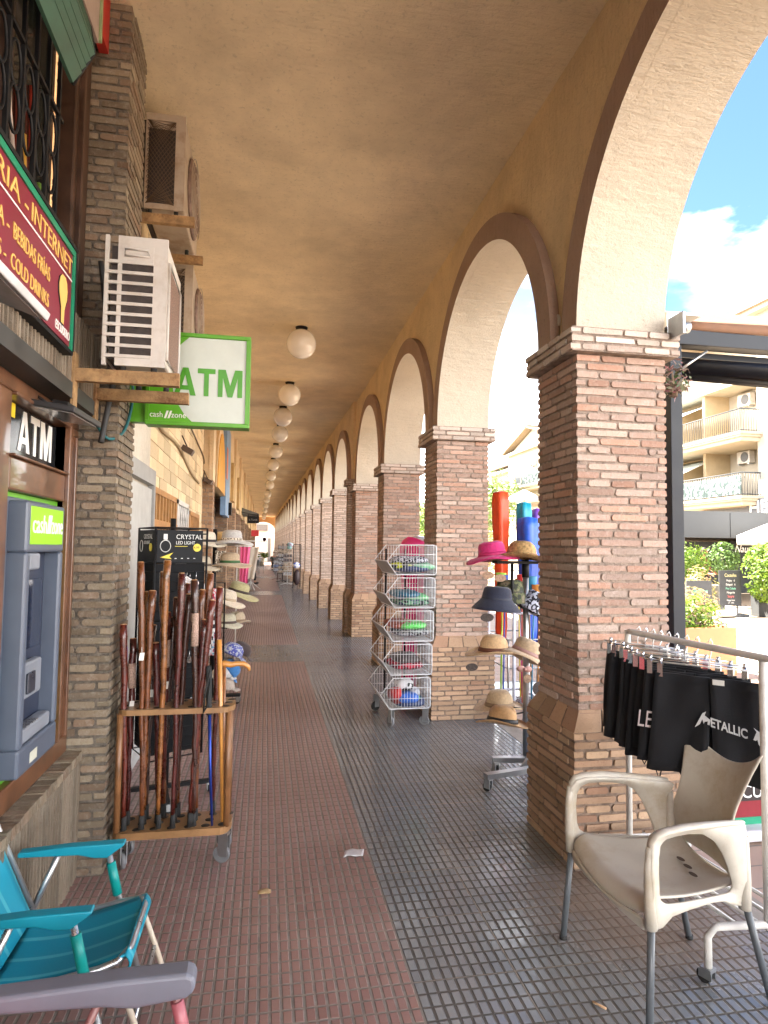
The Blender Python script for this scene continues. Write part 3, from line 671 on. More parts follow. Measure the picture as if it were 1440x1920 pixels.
# ------------------------------------------------------------------ green ATM blade sign
t = thing('atm_blade_sign', 'green and white illuminated ATM sign projecting from the left pillar', 'sign', (-.4, 3.66, 2.27))
GR = mk('sign_lime_green', (.085, .30, .012), .4, .06)
m = MB(); m.box(-.66, -.105, 3.63, 3.73, 2.262, 2.285, 0, .003); m.box(-.66, -.105, 3.63, 3.73, 2.76, 2.782, 0, .003); m.box(-.128, -.105, 3.63, 3.73, 2.285, 2.76); m.box(-.66, -.642, 3.63, 3.73, 2.285, 2.76)
m.box(-.744, -.66, 3.65, 3.71, 2.275, 2.77); obj('frame', m, GR, t)
m = MB(); m.box(-.642, -.128, 3.64, 3.72, 2.285, 2.76); obj('green_panel', m, mk('sign_bright_green', (.10, .36, .012), .4, .05), t)
m = MB(); pts = [(-.128, 2.285), (-.128, 2.76), (-.50, 2.76)]+[(-.40-.215*math.sin(a), 2.53+.235*math.cos(a)) for a in [R(20+i*12) for i in range(0, 11)]]+[(-.405, 2.285)]
pts = [(-.13, 2.287), (-.13, 2.758), (-.44, 2.758), (-.49, 2.71), (-.52, 2.63), (-.528, 2.54), (-.517, 2.45), (-.49, 2.38), (-.455, 2.325), (-.415, 2.287)]
m.prism(pts, lambda u, v, w: (u, w, v), 3.6385, 3.64); obj('white_panel', m, mk('sign_translucent_white', (.50, .54, .49), .4, .05), t)
block_atm(lambda u, v, w: (-.515+.368*u, 3.6375-w, 2.432+.155*v), mk('sign_green_letters', (.05, .26, .008), .4), t)
text('lettering', 'cash', .045, WH, t, (-.638, 3.638, 2.305), (1, 0, 0), (0, 0, 1), .001, .9)
text('lettering', 'zone', .045, WH, t, (-.525, 3.638, 2.305), (1, 0, 0), (0, 0, 1), .001, .9)
m = MB()
for a in (0, .018): m.prism([(-.562+a, 2.30), (-.551+a, 2.30), (-.538+a, 2.342), (-.549+a, 2.342)], lambda u, v, w: (u, w, v), 3.6375, 3.639)
obj('logo_bars', m, WH, t)

# ------------------------------------------------------------------ wall beyond the pillar
PB = brick_mat('painted_yellow_brick', [(.70, .56, .36), (.73, .60, .40), (.67, .53, .34)], (.52, .40, .26), .3)
PM = mk('painted_mortar', (.66, .52, .34), .9, .2, 12, .004, 60)
t = thing('shop_wall', 'cream painted brick wall beyond the left pillar', 'wall', (-1, 7, 0))
m = MB(); rng = random.Random(4); brick_block(m, -1.15, -.95, 3.8, 9.95, 0, 4.428, rng, .13, .006, (.42, .2), ('x+',), .004); obj('brick_face', m, [PB, PM], t)
m = MB(); m.box(-.949, -.935, 3.805, 5.42, 0, 2.62); obj('plaster_patch', m, stucco('white_plaster', (.62, .57, .48), .003, 50), t)
t = thing('wooden_door', 'grey-white door beyond the left pillar behind the display tower', 'door', (-.93, 5.1, 0))
m = MB(); m.box(-.934, -.90, 4.25, 5.35, 0, 2.05, 0, .004); obj('leaf', m, mk('grey_door', (.42, .42, .40), .5), t)
m = MB(); m.box(-.934, -.88, 5.35, 5.40, 0, 2.2); m.box(-.934, -.88, 4.2, 5.35, 2.08, 2.2); obj('door_frame', m, mk('door_frame_grey', (.3, .3, .29), .5), t)
GOLD = mk('golden_wood_lattice', (.42, .20, .06), .55, .2, 9)
def lattice(label, y0, y1, z0, z1, n, mt, nm='window_lattice', cross=False):
    t = thing(nm, label, 'window', (-.93, (y0+y1)/2, z0))
    m = MB(); m.box(-.949, -.942, y0, y1, z0, z1); obj('glass', m, GLASSD, t)
    m = MB()
    for a in ((y0, y1, z1-.05, z1), (y0, y1, z0, z0+.05), (y0, y0+.05, z0, z1), (y1-.05, y1, z0, z1)): m.box(-.941, -.90, *a)
    obj('frame', m, mt, t)
    m = MB()
    if cross:
        for k in range(n):
            a = y0+(y1-y0)*k/n; b = a+(y1-y0)/n
            for q in range(5):
                za = z0+(z1-z0)*q/5; zb = za+(z1-z0)/5
                m.tube([(-.92, a, za), (-.92, b, zb)], .008, 4); m.tube([(-.92, b, za), (-.92, a, zb)], .008, 4)
    else:
        for k in range(1, n): y = y0+(y1-y0)*k/n; m.box(-.935, -.905, y-.022, y+.022, z0+.05, z1-.05)
        m.box(-.904, -.89, y0, y1, z1-.33, z1-.27)
    obj('bars', m, mt, t)
lattice('first golden wooden window lattice on the cream wall', 5.45, 6.85, .95, 2.09, 8, GOLD)
lattice('white folding scissor gate between two golden lattices', 6.92, 7.9, .1, 2.09, 6, mk('white_gate', (.6, .58, .55), .5), 'scissor_gate', True)
lattice('second, farther golden wooden window lattice', 8.0, 9.1, .95, 2.03, 8, GOLD)
cable('lumpy cream-painted cable sagging along the wall', [(-.94, 4.0, 2.78), (-.93, 4.8, 2.82), (-.93, 5.8, 2.64), (-.93, 7.0, 2.66), (-.93, 8.2, 2.52), (-.93, 9.2, 2.48)], .016, (.36, .27, .16))
cable('thin dark cable running down the cream wall to a spotlight', [(-.94, 5.2, 3.5), (-.935, 6.5, 3.22), (-.935, 7.6, 3.1), (-.935, 9.0, 3.0), (-.935, 9.9, 2.9), (-.93, 9.92, 2.6)], .010, (.18, .13, .08))
for lb, y, z in (('small bronze spotlight halfway along the cream wall', 7.3, 2.66), ('small dark spotlight at the brick pilaster', 9.85, 2.58)):
    t = thing('wall_spotlight', lb, 'spotlight', (-.9, y, z)); m = MB(Matrix.Translation((-.87, y, z)) @ Matrix.Rotation(.5, 4, 'Y'))
    m.box(-.06, .07, -.07, .07, -.03, .03, 0, .006); obj('housing', m, mk('bronze', (.07, .04, .025), .4), t)
    m = MB(); m.tube([(-.87, y, z+.03), (-.93, y, z+.16)], .008, 5); obj('bracket', m, mk('bronze', (.07, .04, .025), .4), t)
# pilasters and shop units farther along
ST_CREAM = stucco('cream_shop_stucco', (.72, .57, .38), .006, 34)
rng = random.Random(31)
PIL = [(9.95, 10.3), (13.75, 14.1), (17.2, 17.6), (20.7, 21.1), (25, 25.4), (30, 30.4), (36, 36.4), (43, 43.4), (51, 51.4)]
PN = ['first', 'second', 'third', 'fourth', 'fifth', 'sixth', 'seventh', 'eighth', 'ninth']
for (a, b), nm in zip(PIL, PN):
    m = MB(); brick_block(m, -1.1, -.80, a, b, 0, 2.6, rng, .06, .014, sides=('x+', 'y-', 'y+')); o = obj('brick_pilaster', m, [BR_TAN, MORTAR]); tag(o, nm+' brick pilaster on the shop wall past the golden lattices', 'pilaster', 'brick pilasters on the shop wall')
t = thing('shop_wall', 'ochre upper shop wall above the far pilasters', 'wall', (-1, 30, 3))
m = MB(); m.box(-1.3, -.86, 9.952, 60.5, 2.62, 4.428); obj('upper_face', m, ST_CREAM, t)
m = MB()
for (a, b) in PIL: m.box(-.859, -.80, a-.03, b+.03, 2.605, 4.427)
obj('pilaster_plaster', m, ST_CREAM, t)
m = MB(); m.box(-1.3, -1.2, 9.952, 60.5, 0, 2.618); obj('shop_back', m, mk('shop_dim', (.25, .18, .12), .7, .3, 2), t)
ns_ = 0
for (a, b), (c, d) in zip(PIL, PIL[1:]+[(60.4, 60.5)]):
    ns_ += 1
    t = thing('small_shop', ['brown', 'white', 'cream', 'dark', 'pale', 'brown-framed', 'narrow pale', 'wide dim', 'last'][ns_-1]+' shop front after the '+PN[ns_-1]+' brick pilaster', 'shop front', (-1.1, (b+c)/2, 0), 'small shop fronts along the left')
    cm = mk('shopframe%d' % (ns_ % 3), ((.25, .12, .06), (.6, .57, .5), (.45, .33, .2))[ns_ % 3], .5)
    m = MB()
    for y in (b+.01, (b+c)/2-.04, c-.09): m.box(-1.15, -1.05, y, y+.08, 0, 2.3)
    m.box(-1.15, -1.04, b+.01, c-.01, 2.3, 2.4); m.box(-1.15, -1.05, b+.01, c-.01, 0, .3); obj('frame', m, cm, t)
    m = MB(); m.box(-1.13, -1.10, b+.01, c-.01, .3, 2.3); obj('glass', m, GLASSD, t)
    if ns_ > 1:
        r = min(1.3, (c-b)/2-.2); cy = (b+c)/2
        m = MB(); n = 16
        m.prism([(cy-r*math.cos(math.pi*i/n), 2.75+1.1*math.sin(math.pi*i/n)) for i in range(n+1)], lambda u, v, w: (w, u, v), -.862, -.845); obj('arch_panel', m, mk('archpan', (.62, .46, .22), .6), t)
t = thing('arch_fascia', 'orange-yellow arched fascia with brown edge after the first pilaster', 'sign', (-.82, 11.4, 2.7))
def arch(m, cy, rr, z0, hh, w0, w1, n=20): m.prism([(cy-rr*math.cos(math.pi*i/n), z0+hh*math.sin(math.pi*i/n)) for i in range(n+1)], lambda u, v, w: (w, u, v), w0, w1)
m = MB(); arch(m, 11.4, 1.02, 2.55, 1.15, -.858, -.78); obj('rim', m, mk('cream_rim', (.62, .45, .26), .7), t)
m = MB(); arch(m, 11.4, .9, 2.55, 1.0, -.779, -.765); obj('panel', m, mk('orange_yellow', (.66, .33, .04), .5), t)
t = thing('blue_signboard', 'tall light blue shop signboard beyond the orange arch', 'sign', (-.78, 12.9, 2.2))
m = MB(); m.box(-.858, -.76, 12.45, 13.72, 2.2, 3.95); obj('board', m, mk('light_blue_board', (.20, .34, .55), .5), t)
m = MB(); m.box(-.759, -.75, 12.5, 12.8, 2.9, 3.5); obj('orange_shape', m, mk('orange_patch', (.7, .22, .08), .5), t)
m = MB(); m.box(-.759, -.70, 13.4, 13.6, 2.25, 2.5); obj('speaker_box', m, BLACK, t)
for y, lb in ((15.6, 'ochre lantern board hanging above the second shop'), (18.9, 'pale lantern board hanging above the third shop')):
    m = MB(); m.box(-.85, -.78, y, y+.9, 2.7, 3.6); tag(obj('wall_board', m, mk('ochre_board', (.5, .34, .15), .6)), lb, 'sign')
t = thing('hanging_sign', 'small black rectangular sign hanging far down the arcade', 'sign', (-.42, 22, 2.4))
m = MB(); m.box(-.62, -.23, 22, 22.08, 2.40, 2.64); obj('board', m, BLACK, t)
text('lettering', 'la Tienda', .09, mk('dim_letters', (.3, .3, .3), .5), t, (-.57, 21.998, 2.49), (1, 0, 0), (0, 0, 1), .001, .85)
m = MB()
m.tube([(-.85, 22.04, 2.78), (-.25, 22.04, 2.66)], .012, 5)
for x in (-.58, -.28): m.tube([(x, 22.04, 2.64), (x, 22.04, 2.72)], .01, 5)
obj('bracket', m, BLACK, t)
t = thing('awning', 'dark grey folded awning above the small black hanging sign', 'awning', (-.6, 23, 2.9)); m = MB(); m.prism([(-.85, 2.75), (-.25, 2.78), (-.85, 2.98)], lambda u, v, w: (u, w, v), 23, 25); obj('canvas', m, mk('dark_canvas', (.12, .12, .11), .8), t)

# ------------------------------------------------------------------ far end
t = thing('end_wall', 'warm orange wall with an arched opening closing the arcade far away', 'wall', (0, 60.4, 0))
m = MB(); n = 20; cx, rr, z0, hh = -.25, 1.15, 3.0, .95
L_ = [(-1.4, 0), (-1.4, 4.43), (2.1, 4.43), (2.1, 0), (cx+rr, 0)]+[(cx+rr*math.cos(math.pi*i/n), z0+hh*math.sin(math.pi*i/n)) for i in range(n+1)]+[(cx-rr, 0)]
for (a, b, c, d) in ((-1.4, cx-rr, 0, 4.428), (cx+rr, 2.1, 0, 4.428)): m.box(a, b, 60.52, 60.9, c, d)
for i in range(n):
    a, b = math.pi*i/n, math.pi*(i+1)/n; xa, xb = cx+rr*math.cos(a), cx+rr*math.cos(b); za, zb = z0+hh*math.sin(a), z0+hh*math.sin(b)
    for y in (60.52, 60.9): m.f([m.v((xa, y, za)), m.v((xb, y, zb)), m.v((xb, y, 4.428)), m.v((xa, y, 4.428))])
    m.f([m.v((xa, 60.52, za)), m.v((xb, 60.52, zb)), m.v((xb, 60.9, zb)), m.v((xa, 60.9, za))])
obj('face', m, stucco('orange_stucco', (.62, .43, .25), .006, 30), t)
t = thing('far_building', 'pale building seen in sunlight through the far end of the arcade', 'building', (0, 72, 0))
m = MB(); m.box(-8, 6, 72, 80, 0, 6.5); obj('wall', m, mk('far_pale_wall', (.6, .5, .42), .8), t)
m = MB(); m.box(-1.4, .2, 71.5, 71.99, 3.4, 4.1); obj('awning', m, mk('far_dark', (.12, .11, .1), .8), t)
m = MB(); m.box(.25, .55, 71.9, 71.99, 0, 2.6); m.box(1.0, 1.5, 71.9, 71.99, 0, 2.4); obj('doorway', m, mk('far_dark', (.1, .1, .1), .8), t)
t = thing('souvenir_poster', 'white poster reading I heart with blue letters at the far end', 'poster', (-.3, 66, 1.3))
m = MB(); m.box(-.55, .1, 66, 66.05, 1.25, 2.75); obj('panel', m, mk('poster_white', (.7, .72, .75), .6), t)
text('lettering', 'I', .55, mk('poster_green', (.02, .25, .1), .5), t, (-.48, 65.99, 2.18), sx=1.1)
m = MB(); m.lathe([(.0001, 0), (.2, 0)], (0, 0, 0), 16, lambda p, a: (-.12+p.x, 65.99, 2.4+p.y)); obj('heart', m, mk('poster_red', (.6, .06, .07), .5), t)
text('lettering', 'TORRE', .22, mk('poster_blue', (.03, .12, .35), .5), t, (-.5, 65.99, 1.9), sx=.75)
text('lettering', 'VIEJA', .22, mk('poster_blue', (.03, .12, .35), .5), t, (-.5, 65.99, 1.6), sx=.85)
# ================================================================== GOODS ON THE LEFT
PINE = mk('varnished_pine', (.27, .14, .055), .4, .2, 8, coat=.3, dirt=(.25, .13, .05), ds=12, da=.4)
t = thing('stick_rack', 'wooden two-shelf walking stick rack on casters', 'rack', (-.42, 3.5, 0))
def oval(y0, y1, x0, x1, n=8):
    r = (y1-y0)/2; P = []
    for i in range(n+1): a = -math.pi/2+math.pi*i/n; P.append((x1-r*.5+r*.5*math.cos(a), (y0+y1)/2+r*math.sin(a)))
    for i in range(n+1): a = math.pi/2+math.pi*i/n; P.append((x0+r*.5+r*.5*math.cos(a), (y0+y1)/2+r*math.sin(a)))
    return P
HOLE = mk('dark_hole', (.03, .018, .01), .9)
xs_ = [-.67+.083*i for i in range(7)]; ys_ = [3.45, 3.52, 3.59]
def holes(m, zz):
    m.mi = 1
    for x in xs_:
        for j, y in enumerate(ys_): m.lathe([(.022, zz), (.0001, zz+.0004)], (x+.014*(j-1), y, 0), 14)
m = MB(); m.prism(oval(3.41, 3.63, -.715, -.135), lambda u, v, w: (u, v, w), .755, .782); holes(m, .7822); obj('upper_shelf', m, [PINE, HOLE], t)
m = MB(); m.prism(oval(3.41, 3.63, -.725, -.14), lambda u, v, w: (u, v, w), .15, .185); holes(m, .1852); obj('lower_shelf', m, [PINE, HOLE], t)
HOLE = mk('dark_hole', (.03, .018, .01), .9)
xs_ = [-.67+.083*i for i in range(7)]; ys_ = [3.45, 3.52, 3.59]
for zz in (.7822, .1852):
    pass
for x, y in ((-.695, 3.44), (-.165, 3.44), (-.695, 3.6), (-.165, 3.6)):
    m = MB(); m.tube([(x, y, .18), (x, y, .76)], .016, 8); obj('post', m, mk('stick_brown', (.2, .09, .035), .4, .3, 9), t)
def caster(parent, x, y, top, r=.035, a=0, mt=None):
    m = MB(Matrix.Translation((x, y, 0)) @ Matrix.Rotation(a, 4, 'Z'))
    m.box(-.02, .02, -.02, .02, top-.012, top); m.box(-.016, -.012, -.02, .03, r*.8, top-.01); m.box(.012, .016, -.02, .03, r*.8, top-.01)
    c = obj('caster', m, GALV, parent)
    m = MB(Matrix.Translation((x, y, 0)) @ Matrix.Rotation(a, 4, 'Z')); m.tube([(-.010, .015, r), (.010, .015, r)], r, 20); obj('wheel', m, mt or GREYP, c)
    return c
for x, y, a in ((-.66, 3.44, .4), (-.17, 3.44, 1.2), (-.66, 3.6, .9), (-.17, 3.6, 1.0)): caster(t, x, y, .15, .042, a)
# sticks
rng = random.Random(77)
SC = [((.10, .014, .007), 'dark red'), ((.14, .042, .012), 'chestnut'), ((.04, .012, .007), 'dark brown'), ((.22, .08, .02), 'light brown'), ((.065, .009, .007), 'crimson-brown')]
stm = [mk('stick%d' % i, c, .28, .35, 14, .002, 40, coat=.35, dirt=(.04, .015, .01), ds=22, da=.8) for i, (c, _) in enumerate(SC)]
PALEW = mk('cut_wood_tip', (.45, .25, .12), .6)
tops = [(-.70, 3.46, 1.20, 0), (-.645, 3.58, 1.45, 0), (-.625, 3.45, 1.515, 1), (-.60, 3.53, 1.36, 3), (-.565, 3.46, 1.37, 1), (-.535, 3.59, 1.46, 1), (-.495, 3.45, 1.525, 3), (-.50, 3.56, 1.25, 0),
        (-.45, 3.52, 1.33, 2), (-.42, 3.45, 1.46, 4), (-.405, 3.58, 1.40, 4), (-.385, 3.5, 1.35, 2), (-.355, 3.45, 1.425, 2), (-.325, 3.53, 1.37, 1), (-.285, 3.58, 1.455, 1), (-.265, 3.46, 1.32, 0), (-.47, 3.6, 1.22, 2), (-.66, 3.52, 1.12, 4), (-.335, 3.6, 1.12, 0), (-.58, 3.6, 1.18, 2), (-.44, 3.6, 1.28, 1), (-.30, 3.47, 1.22, 4), (-.24, 3.59, 1.38, 0), (-.545, 3.5, 1.10, 4)]
tops.sort()
NTH = ['first', 'second', 'third', 'fourth', 'fifth', 'sixth', 'seventh', 'eighth', 'ninth', 'tenth', 'eleventh', 'twelfth', 'thirteenth', 'fourteenth', 'fifteenth', 'sixteenth', 'seventeenth', 'eighteenth', 'nineteenth', 'twentieth', 'twenty-first', 'twenty-second', 'twenty-third', 'twenty-fourth']
for i, (x, y, z, k) in enumerate(tops):
    bx = min(xs_, key=lambda q: abs(q-(x*.85-.075)))+rng.uniform(-.012, .012); by = min(ys_, key=lambda q: abs(q-y))
    t = thing('walking_stick', '%s wooden walking stick, %s from the left end of the rack' % (SC[k][1], NTH[i]), 'walking stick', (bx, by, .19), 'walking sticks standing in the rack')
    m = MB(); pts = []; rs = []
    for q in range(15):
        f = q/14; kn = rng.uniform(-.0035, .0035)
        # keep it inside its hole in the upper shelf
        fx = bx+(x-bx)*f**1.3
        pts.append((fx+kn, by+(y-by)*f+rng.uniform(-.002, .002), .25+(z-.25)*f)); rs.append((.0105+.0095*f**1.5)*rng.uniform(.93, 1.1))
    rs[-1] *= .95; m.tube(pts, rs, 9); obj('shaft', m, stm[k], t)
    e = Vector(pts[-1]); d = (e-Vector(pts[-2])).normalized()
    m = MB(); m.tube([e+d*.0005, e+d*.004], [rs[-1]*.92, rs[-1]*.7], 9); obj('cut_end', m, PALEW, t)
    m = MB(); m.tube([(bx, by, .187), (bx, by, .255)], [.014, .012], 10); obj('rubber_tip', m, RUBBER, t)
    if i % 4 == 1:
        a = Vector(pts[-5]); b = Vector(pts[-3]); m = MB(); m.tube([a, a.lerp(b, .5), b], rs[-4]+.0022, 9); obj('cord_wrap', m, mk('cord_wrap', (.42, .28, .22), .8, .4, 160, .002, 300), t)
    if i in (3, 5, 9, 12, 15, 1):
        a = Vector(pts[9]); m = MB(); m.obox(a+Vector((.004, -.022, -.02)), (.011, .002, 0), (0, .0006, 0), (.002, 0, .019)); obj('price_tag', m, mk('paper_tag', (.75, .73, .68), .6), t)
        m = MB(); m.tube([a+Vector((.004, -.021, -.002)), a+Vector((0, -.012, .04))], .0012, 4); obj('tag_string', m, mk('paper_tag', (.75, .73, .68), .6), t)
# crutch-handled cane and trekking pole at the right end
t = thing('walking_cane', 'golden cane with a curved wooden handle at the right end of the rack', 'walking stick', (-.2, 3.45, .19))
m = MB(); m.tube([(-.185, 3.45, .2), (-.205, 3.45, .7), (-.225, 3.45, 1.12)], [.010, .011, .014], 10); obj('shaft', m, mk('golden_wood', (.50, .22, .05), .3, .2, 9, coat=.3), t)
t = thing('handled_cane', 'cane with a pale curved beak handle pointing to the walkway', 'walking stick', (-.2, 3.5, .19))
m = MB(); m.tube([(-.19, 3.52, .2), (-.2, 3.52, .98)], .010, 8); obj('shaft', m, stm[3], t)
m = MB(); m.tube([(-.235, 3.52, .972), (-.2, 3.52, .985), (-.165, 3.52, .978), (-.13, 3.52, .982), (-.10, 3.52, .982), (-.075, 3.52, .965), (-.068, 3.52, .945)], [.012, .017, .016, .013, .014, .013, .006], 10); obj('handle', m, mk('golden_wood', (.50, .22, .05), .3), t)
t = thing('trekking_pole', 'blue trekking pole with black foam grip in the rack', 'trekking pole', (-.24, 3.43, .19))
m = MB(); m.tube([(-.235, 3.43, .19), (-.25, 3.43, .45), (-.262, 3.43, .75)], [.005, .008, .009], 8); obj('shaft', m, mk('blue_metal', (.02, .05, .30), .3, metal=.6), t)
m = MB(); m.tube([(-.262, 3.43, .745), (-.266, 3.43, .80), (-.27, 3.43, .95), (-.272, 3.43, .99)], [.017, .014, .016, .013], 10); obj('grip', m, RUBBER, t)
m = MB(); m.tube([(-.262, 3.415, .97), (-.285, 3.405, .85), (-.29, 3.40, .76), (-.27, 3.405, .8), (-.26, 3.412, .93)], .004, 5); obj('strap', m, RUBBER, t)

# keyring display tower
t = thing('keyring_tower', 'black revolving keyring display with crystal light header cards', 'display stand', (-.60, 4.36, 0))
T = Matrix.Translation((-.665, 4.13, 0)) @ Matrix.Rotation(R(27), 4, 'Z')
W_ = .33
m = MB(T)
for x in (0, W_):
    for y in (0, W_): m.tube([(x, y, .30), (x, y, 1.715)], .007, 6)
for z in (.3, 1.495, 1.715, 1.68):
    m.tube([(0, 0, z), (W_, 0, z), (W_, W_, z), (0, W_, z)], .0045, 5, closed=True)
for z in [.36+.06*i for i in range(19)]:
    m.tube([(0, -.002, z), (W_, -.002, z)], .002, 4); m.tube([(-.002, 0, z), (-.002, W_, z)], .002, 4)
m.tube([(W_/2, W_/2, .08), (W_/2, W_/2, 1.78)], .018, 10); obj('frame', m, BLACK, t)
m = MB(T); m.box(.01, W_-.01, .008, .012, .33, 1.49); m.box(.008, .012, .01, W_-.01, .33, 1.49); m.box(W_-.012, W_-.008, .01, W_-.01, .33, 1.49); obj('backing', m, mk('black_card', (.006, .006, .007), .7, spec=.15), t)
m = MB(T); m.box(.008, W_-.03, -.006, .002, 1.50, 1.70); m.box(-.006, .002, .012, W_-.012, 1.50, 1.70); obj('header_card', m, mk('header_black', (.006, .007, .009), .6, spec=.2), t)
def tp(x, y, z): return T @ Vector((x, y, z))
ux = (T.to_3x3() @ Vector((1, 0, 0))); uy = (T.to_3x3() @ Vector((0, -1, 0)))
HW = mk('header_white', (.6, .6, .58), .5); HY = mk('header_yellow', (.62, .5, .03), .5)
text('lettering', 'CRYSTAL', .042, HW, t, tp(.125, -.0075, 1.645), ux, (0, 0, 1), .0005, .98)
text('lettering', 'LED LIGHT', .030, HW, t, tp(.125, -.0075, 1.612), ux, (0, 0, 1), .0005, .85)
text('lettering', 'CRYSTAL', .042, HW, t, tp(-.0075, .205, 1.645), uy, (0, 0, 1), .0005, .98)
text('lettering', 'LED LIGHT', .030, HW, t, tp(-.0075, .205, 1.612), uy, (0, 0, 1), .0005, .85)
m = MB(T); m.tube([(.262, -.0065, 1.592), (.262, -.009, 1.592)], .025, 20)
m.tube([(-.0065, .065, 1.592), (-.009, .065, 1.592)], .025, 20); m.box(.12, .2, -.0075, -.0065, 1.598, 1.601)
m.prism([(.03, 1.53), (.07, 1.545), (.11, 1.56), (.085, 1.535), (.10, 1.52), (.06, 1.525)], lambda u, v, w: (u, w, v), -.0085, -.0065); obj('yellow_print', m, HY, t)
text('lettering', '4,99', .022, BLACK, t, tp(.240, -.0095, 1.585), ux, (0, 0, 1), .0003, .95)
m = MB(T)
for cx in (.06,): m.tube([(cx+.032*math.cos(a), -.008, 1.60+.036*math.sin(a)) for a in [i*math.pi/10 for i in range(20)]], .0025, 4, closed=True); m.box(cx-.012, cx+.012, -.0075, -.0065, 1.64, 1.675)
m.tube([(-.008, .25+.028*math.cos(a), 1.60+.036*math.sin(a)) for a in [i*math.pi/10 for i in range(20)]], .0025, 4, closed=True)
for q in (.12, .16, .2, .24): m.box(q, q+.012, -.0075, -.0065, 1.522, 1.526)
obj('bulb_print', m, HW, t)
m = MB()
for a in (0, math.pi/2):
    c = Vector((-.60, 4.36, .075)); d = Vector((math.cos(a+.2), math.sin(a+.2), 0))
    m.obox(c, d*.30, Vector((-d.y, d.x, 0))*.016, (0, 0, .012))
obj('base_cross', m, BLACK, t)
for a in (.2, 1.77, 3.34, 4.91): caster(t, -.60+.28*math.cos(a), 4.36+.28*math.sin(a), .066, .028, a, RUBBER)
# keyrings
nn = 0
for (x, z, l) in ((.17, 1.42, .07), (.19, 1.44, .05), (.21, 1.43, .055), (.25, 1.44, .1), (.08, 1.15, .08), (.14, 1.2, .05), (.06, 1.3, .05), (.28, 1.2, .07), (.22, .95, .07), (.1, .85, .07), (.25, .7, .07)):
    t2 = thing('keyring', ['first', 'second', 'third', 'fourth', 'fifth', 'sixth', 'seventh', 'eighth', 'ninth', 'tenth', 'eleventh'][nn]+' silver keyring in order on the black display, first at top', 'keyring', tp(x, -.01, z), 'silver keyrings on the tower'); nn += 1
    m = MB(); p = [tp(x, -.005, z), tp(x+.004, -.03, z-.005), tp(x, -.032, z-l*.5)]; m.tube(p, .0022, 5); obj('chain', m, CHROME, t2)
    m = MB(); c = tp(x, -.032, z-l*.5-.022); m.tube([c+ux*0+Vector((0, -.003, 0)), c+Vector((0, .003, 0))], .02, 16); obj('pendant', m, CHROME if nn != 5 else mk('blue_glass', (.05, .2, .6), .1), t2)
# purple goods at the far left of the tower
m = MB(); m.box(-.86, -.80, 4.05, 4.12, .75, 1.0, 0, .01); m.box(-.87, -.81, 4.05, 4.12, 1.05, 1.14, 0, .01)
tag(obj('boxed_goods', m, mk('violet_pack', (.30, .24, .52), .4)), 'violet boxed goods between the left pillar and the black tower', 'box')

# ------------------------------------------------------------------ hats
STRAW = mk('cream_straw', (.62, .50, .33), .8, .15, 70, .002, 220)
def hat(label, c, kind='fedora', colr=(.62, .5, .33), band=(.03, .02, .015), R_=.155, tilt=(0, 0), rz=0, group='hats on the stands', s=1, pattern=None):
    t = thing('hat', label, 'hat', c, group)
    T = Matrix.Translation(c) @ Matrix.Rotation(tilt[0], 4, 'X') @ Matrix.Rotation(tilt[1], 4, 'Y') @ Matrix.Rotation(rz, 4, 'Z') @ Matrix.Scale(s, 4)
    mt = pattern or mk('felt%d_%d_%d' % tuple(int(q*100) for q in colr), colr, .85, .14, 60, .0025, 260, sheen=.2)
    if kind == 'fedora': prof = [(R_, .004), (R_*.97, -.004), (R_*.72, -.008), (.088, .0), (.082, .02), (.078, .055), (.070, .085), (.056, .10), (.03, .097), (.0001, .088)]
    elif kind == 'bucket': prof = [(R_, -.062), (R_*.93, -.045), (.10, -.005), (.090, .01), (.086, .04), (.078, .075), (.06, .088), (.0001, .09)]
    elif kind == 'wide': prof = [(R_, -.03), (R_*.85, -.012), (.11, -.002), (.088, .006), (.085, .03), (.082, .07), (.07, .092), (.045, .1), (.0001, .1)]
    else: prof = [(.086, 0), (.088, .02), (.082, .06), (.06, .09), (.03, .1), (.0001, .102)]
    def fn(p, a):
        q = Vector(p); r = math.hypot(q.x, q.y)
        if kind == 'fedora':
            if r > .09: q.z += (r-.09)/(R_-.09)*.028*(abs(math.sin(a))**2-.35)-((r-.09)/(R_-.09))*.02*max(0, math.cos(a))
            if q.z > .06 and kind == 'fedora':
                q.z -= .022*math.exp(-(q.y/.02)**2)*(1 if q.z > .08 else .3); k = max(0, q.x)/.08; q.y *= 1-.35*k*min(1, (q.z-.05)/.04)
        if kind == 'wide' and r > .09: q.z += .012*math.sin(3*a+1)*(r-.09)/(R_-.09)
        q.x *= 1.1; q.y *= .95
        return q
    m = MB(T); m.lathe(prof, (0, 0, 0), 36, fn, cap=False); obj('crown_and_brim', m, mt, t, solid=.003)
    if band and kind != 'cap':
        m = MB(T); m.lathe([(.0925, .002), (.0865, .028)], (0, 0, 0), 36, lambda p, a: (p.x*1.1, p.y*.95, p.z), cap=False)
        bm_ = band if not isinstance(band, tuple) else mk('band%d_%d' % (int(band[0]*100), int(band[1]*100)), band, .6)
        obj('hat_band', m, bm_, t, solid=.003)
    if kind == 'cap':
        m = MB(T); m.grid(lambda u, v: ((.075+.075*v)*math.cos((u-.5)*1.5), (.075+.02*v)*math.sin((u-.5)*1.9), .004-.02*v*v), 8, 4); obj('visor', m, mt, t, solid=.003)
    return t
def spots(name, a, b, scale, th=.5):
    m, N, L, B = nodes(name); v = N.new('ShaderNodeTexVoronoi'); v.inputs['Scale'].default_value = scale
    L.new(N.new('ShaderNodeTexCoord').outputs['Object'], v.inputs[0]); L.new(ramp_(N, L, v.outputs[0], [(th-.02, b), (th, a)]), B.inputs['Base Color']); B.inputs['Roughness'].default_value = .8; return m
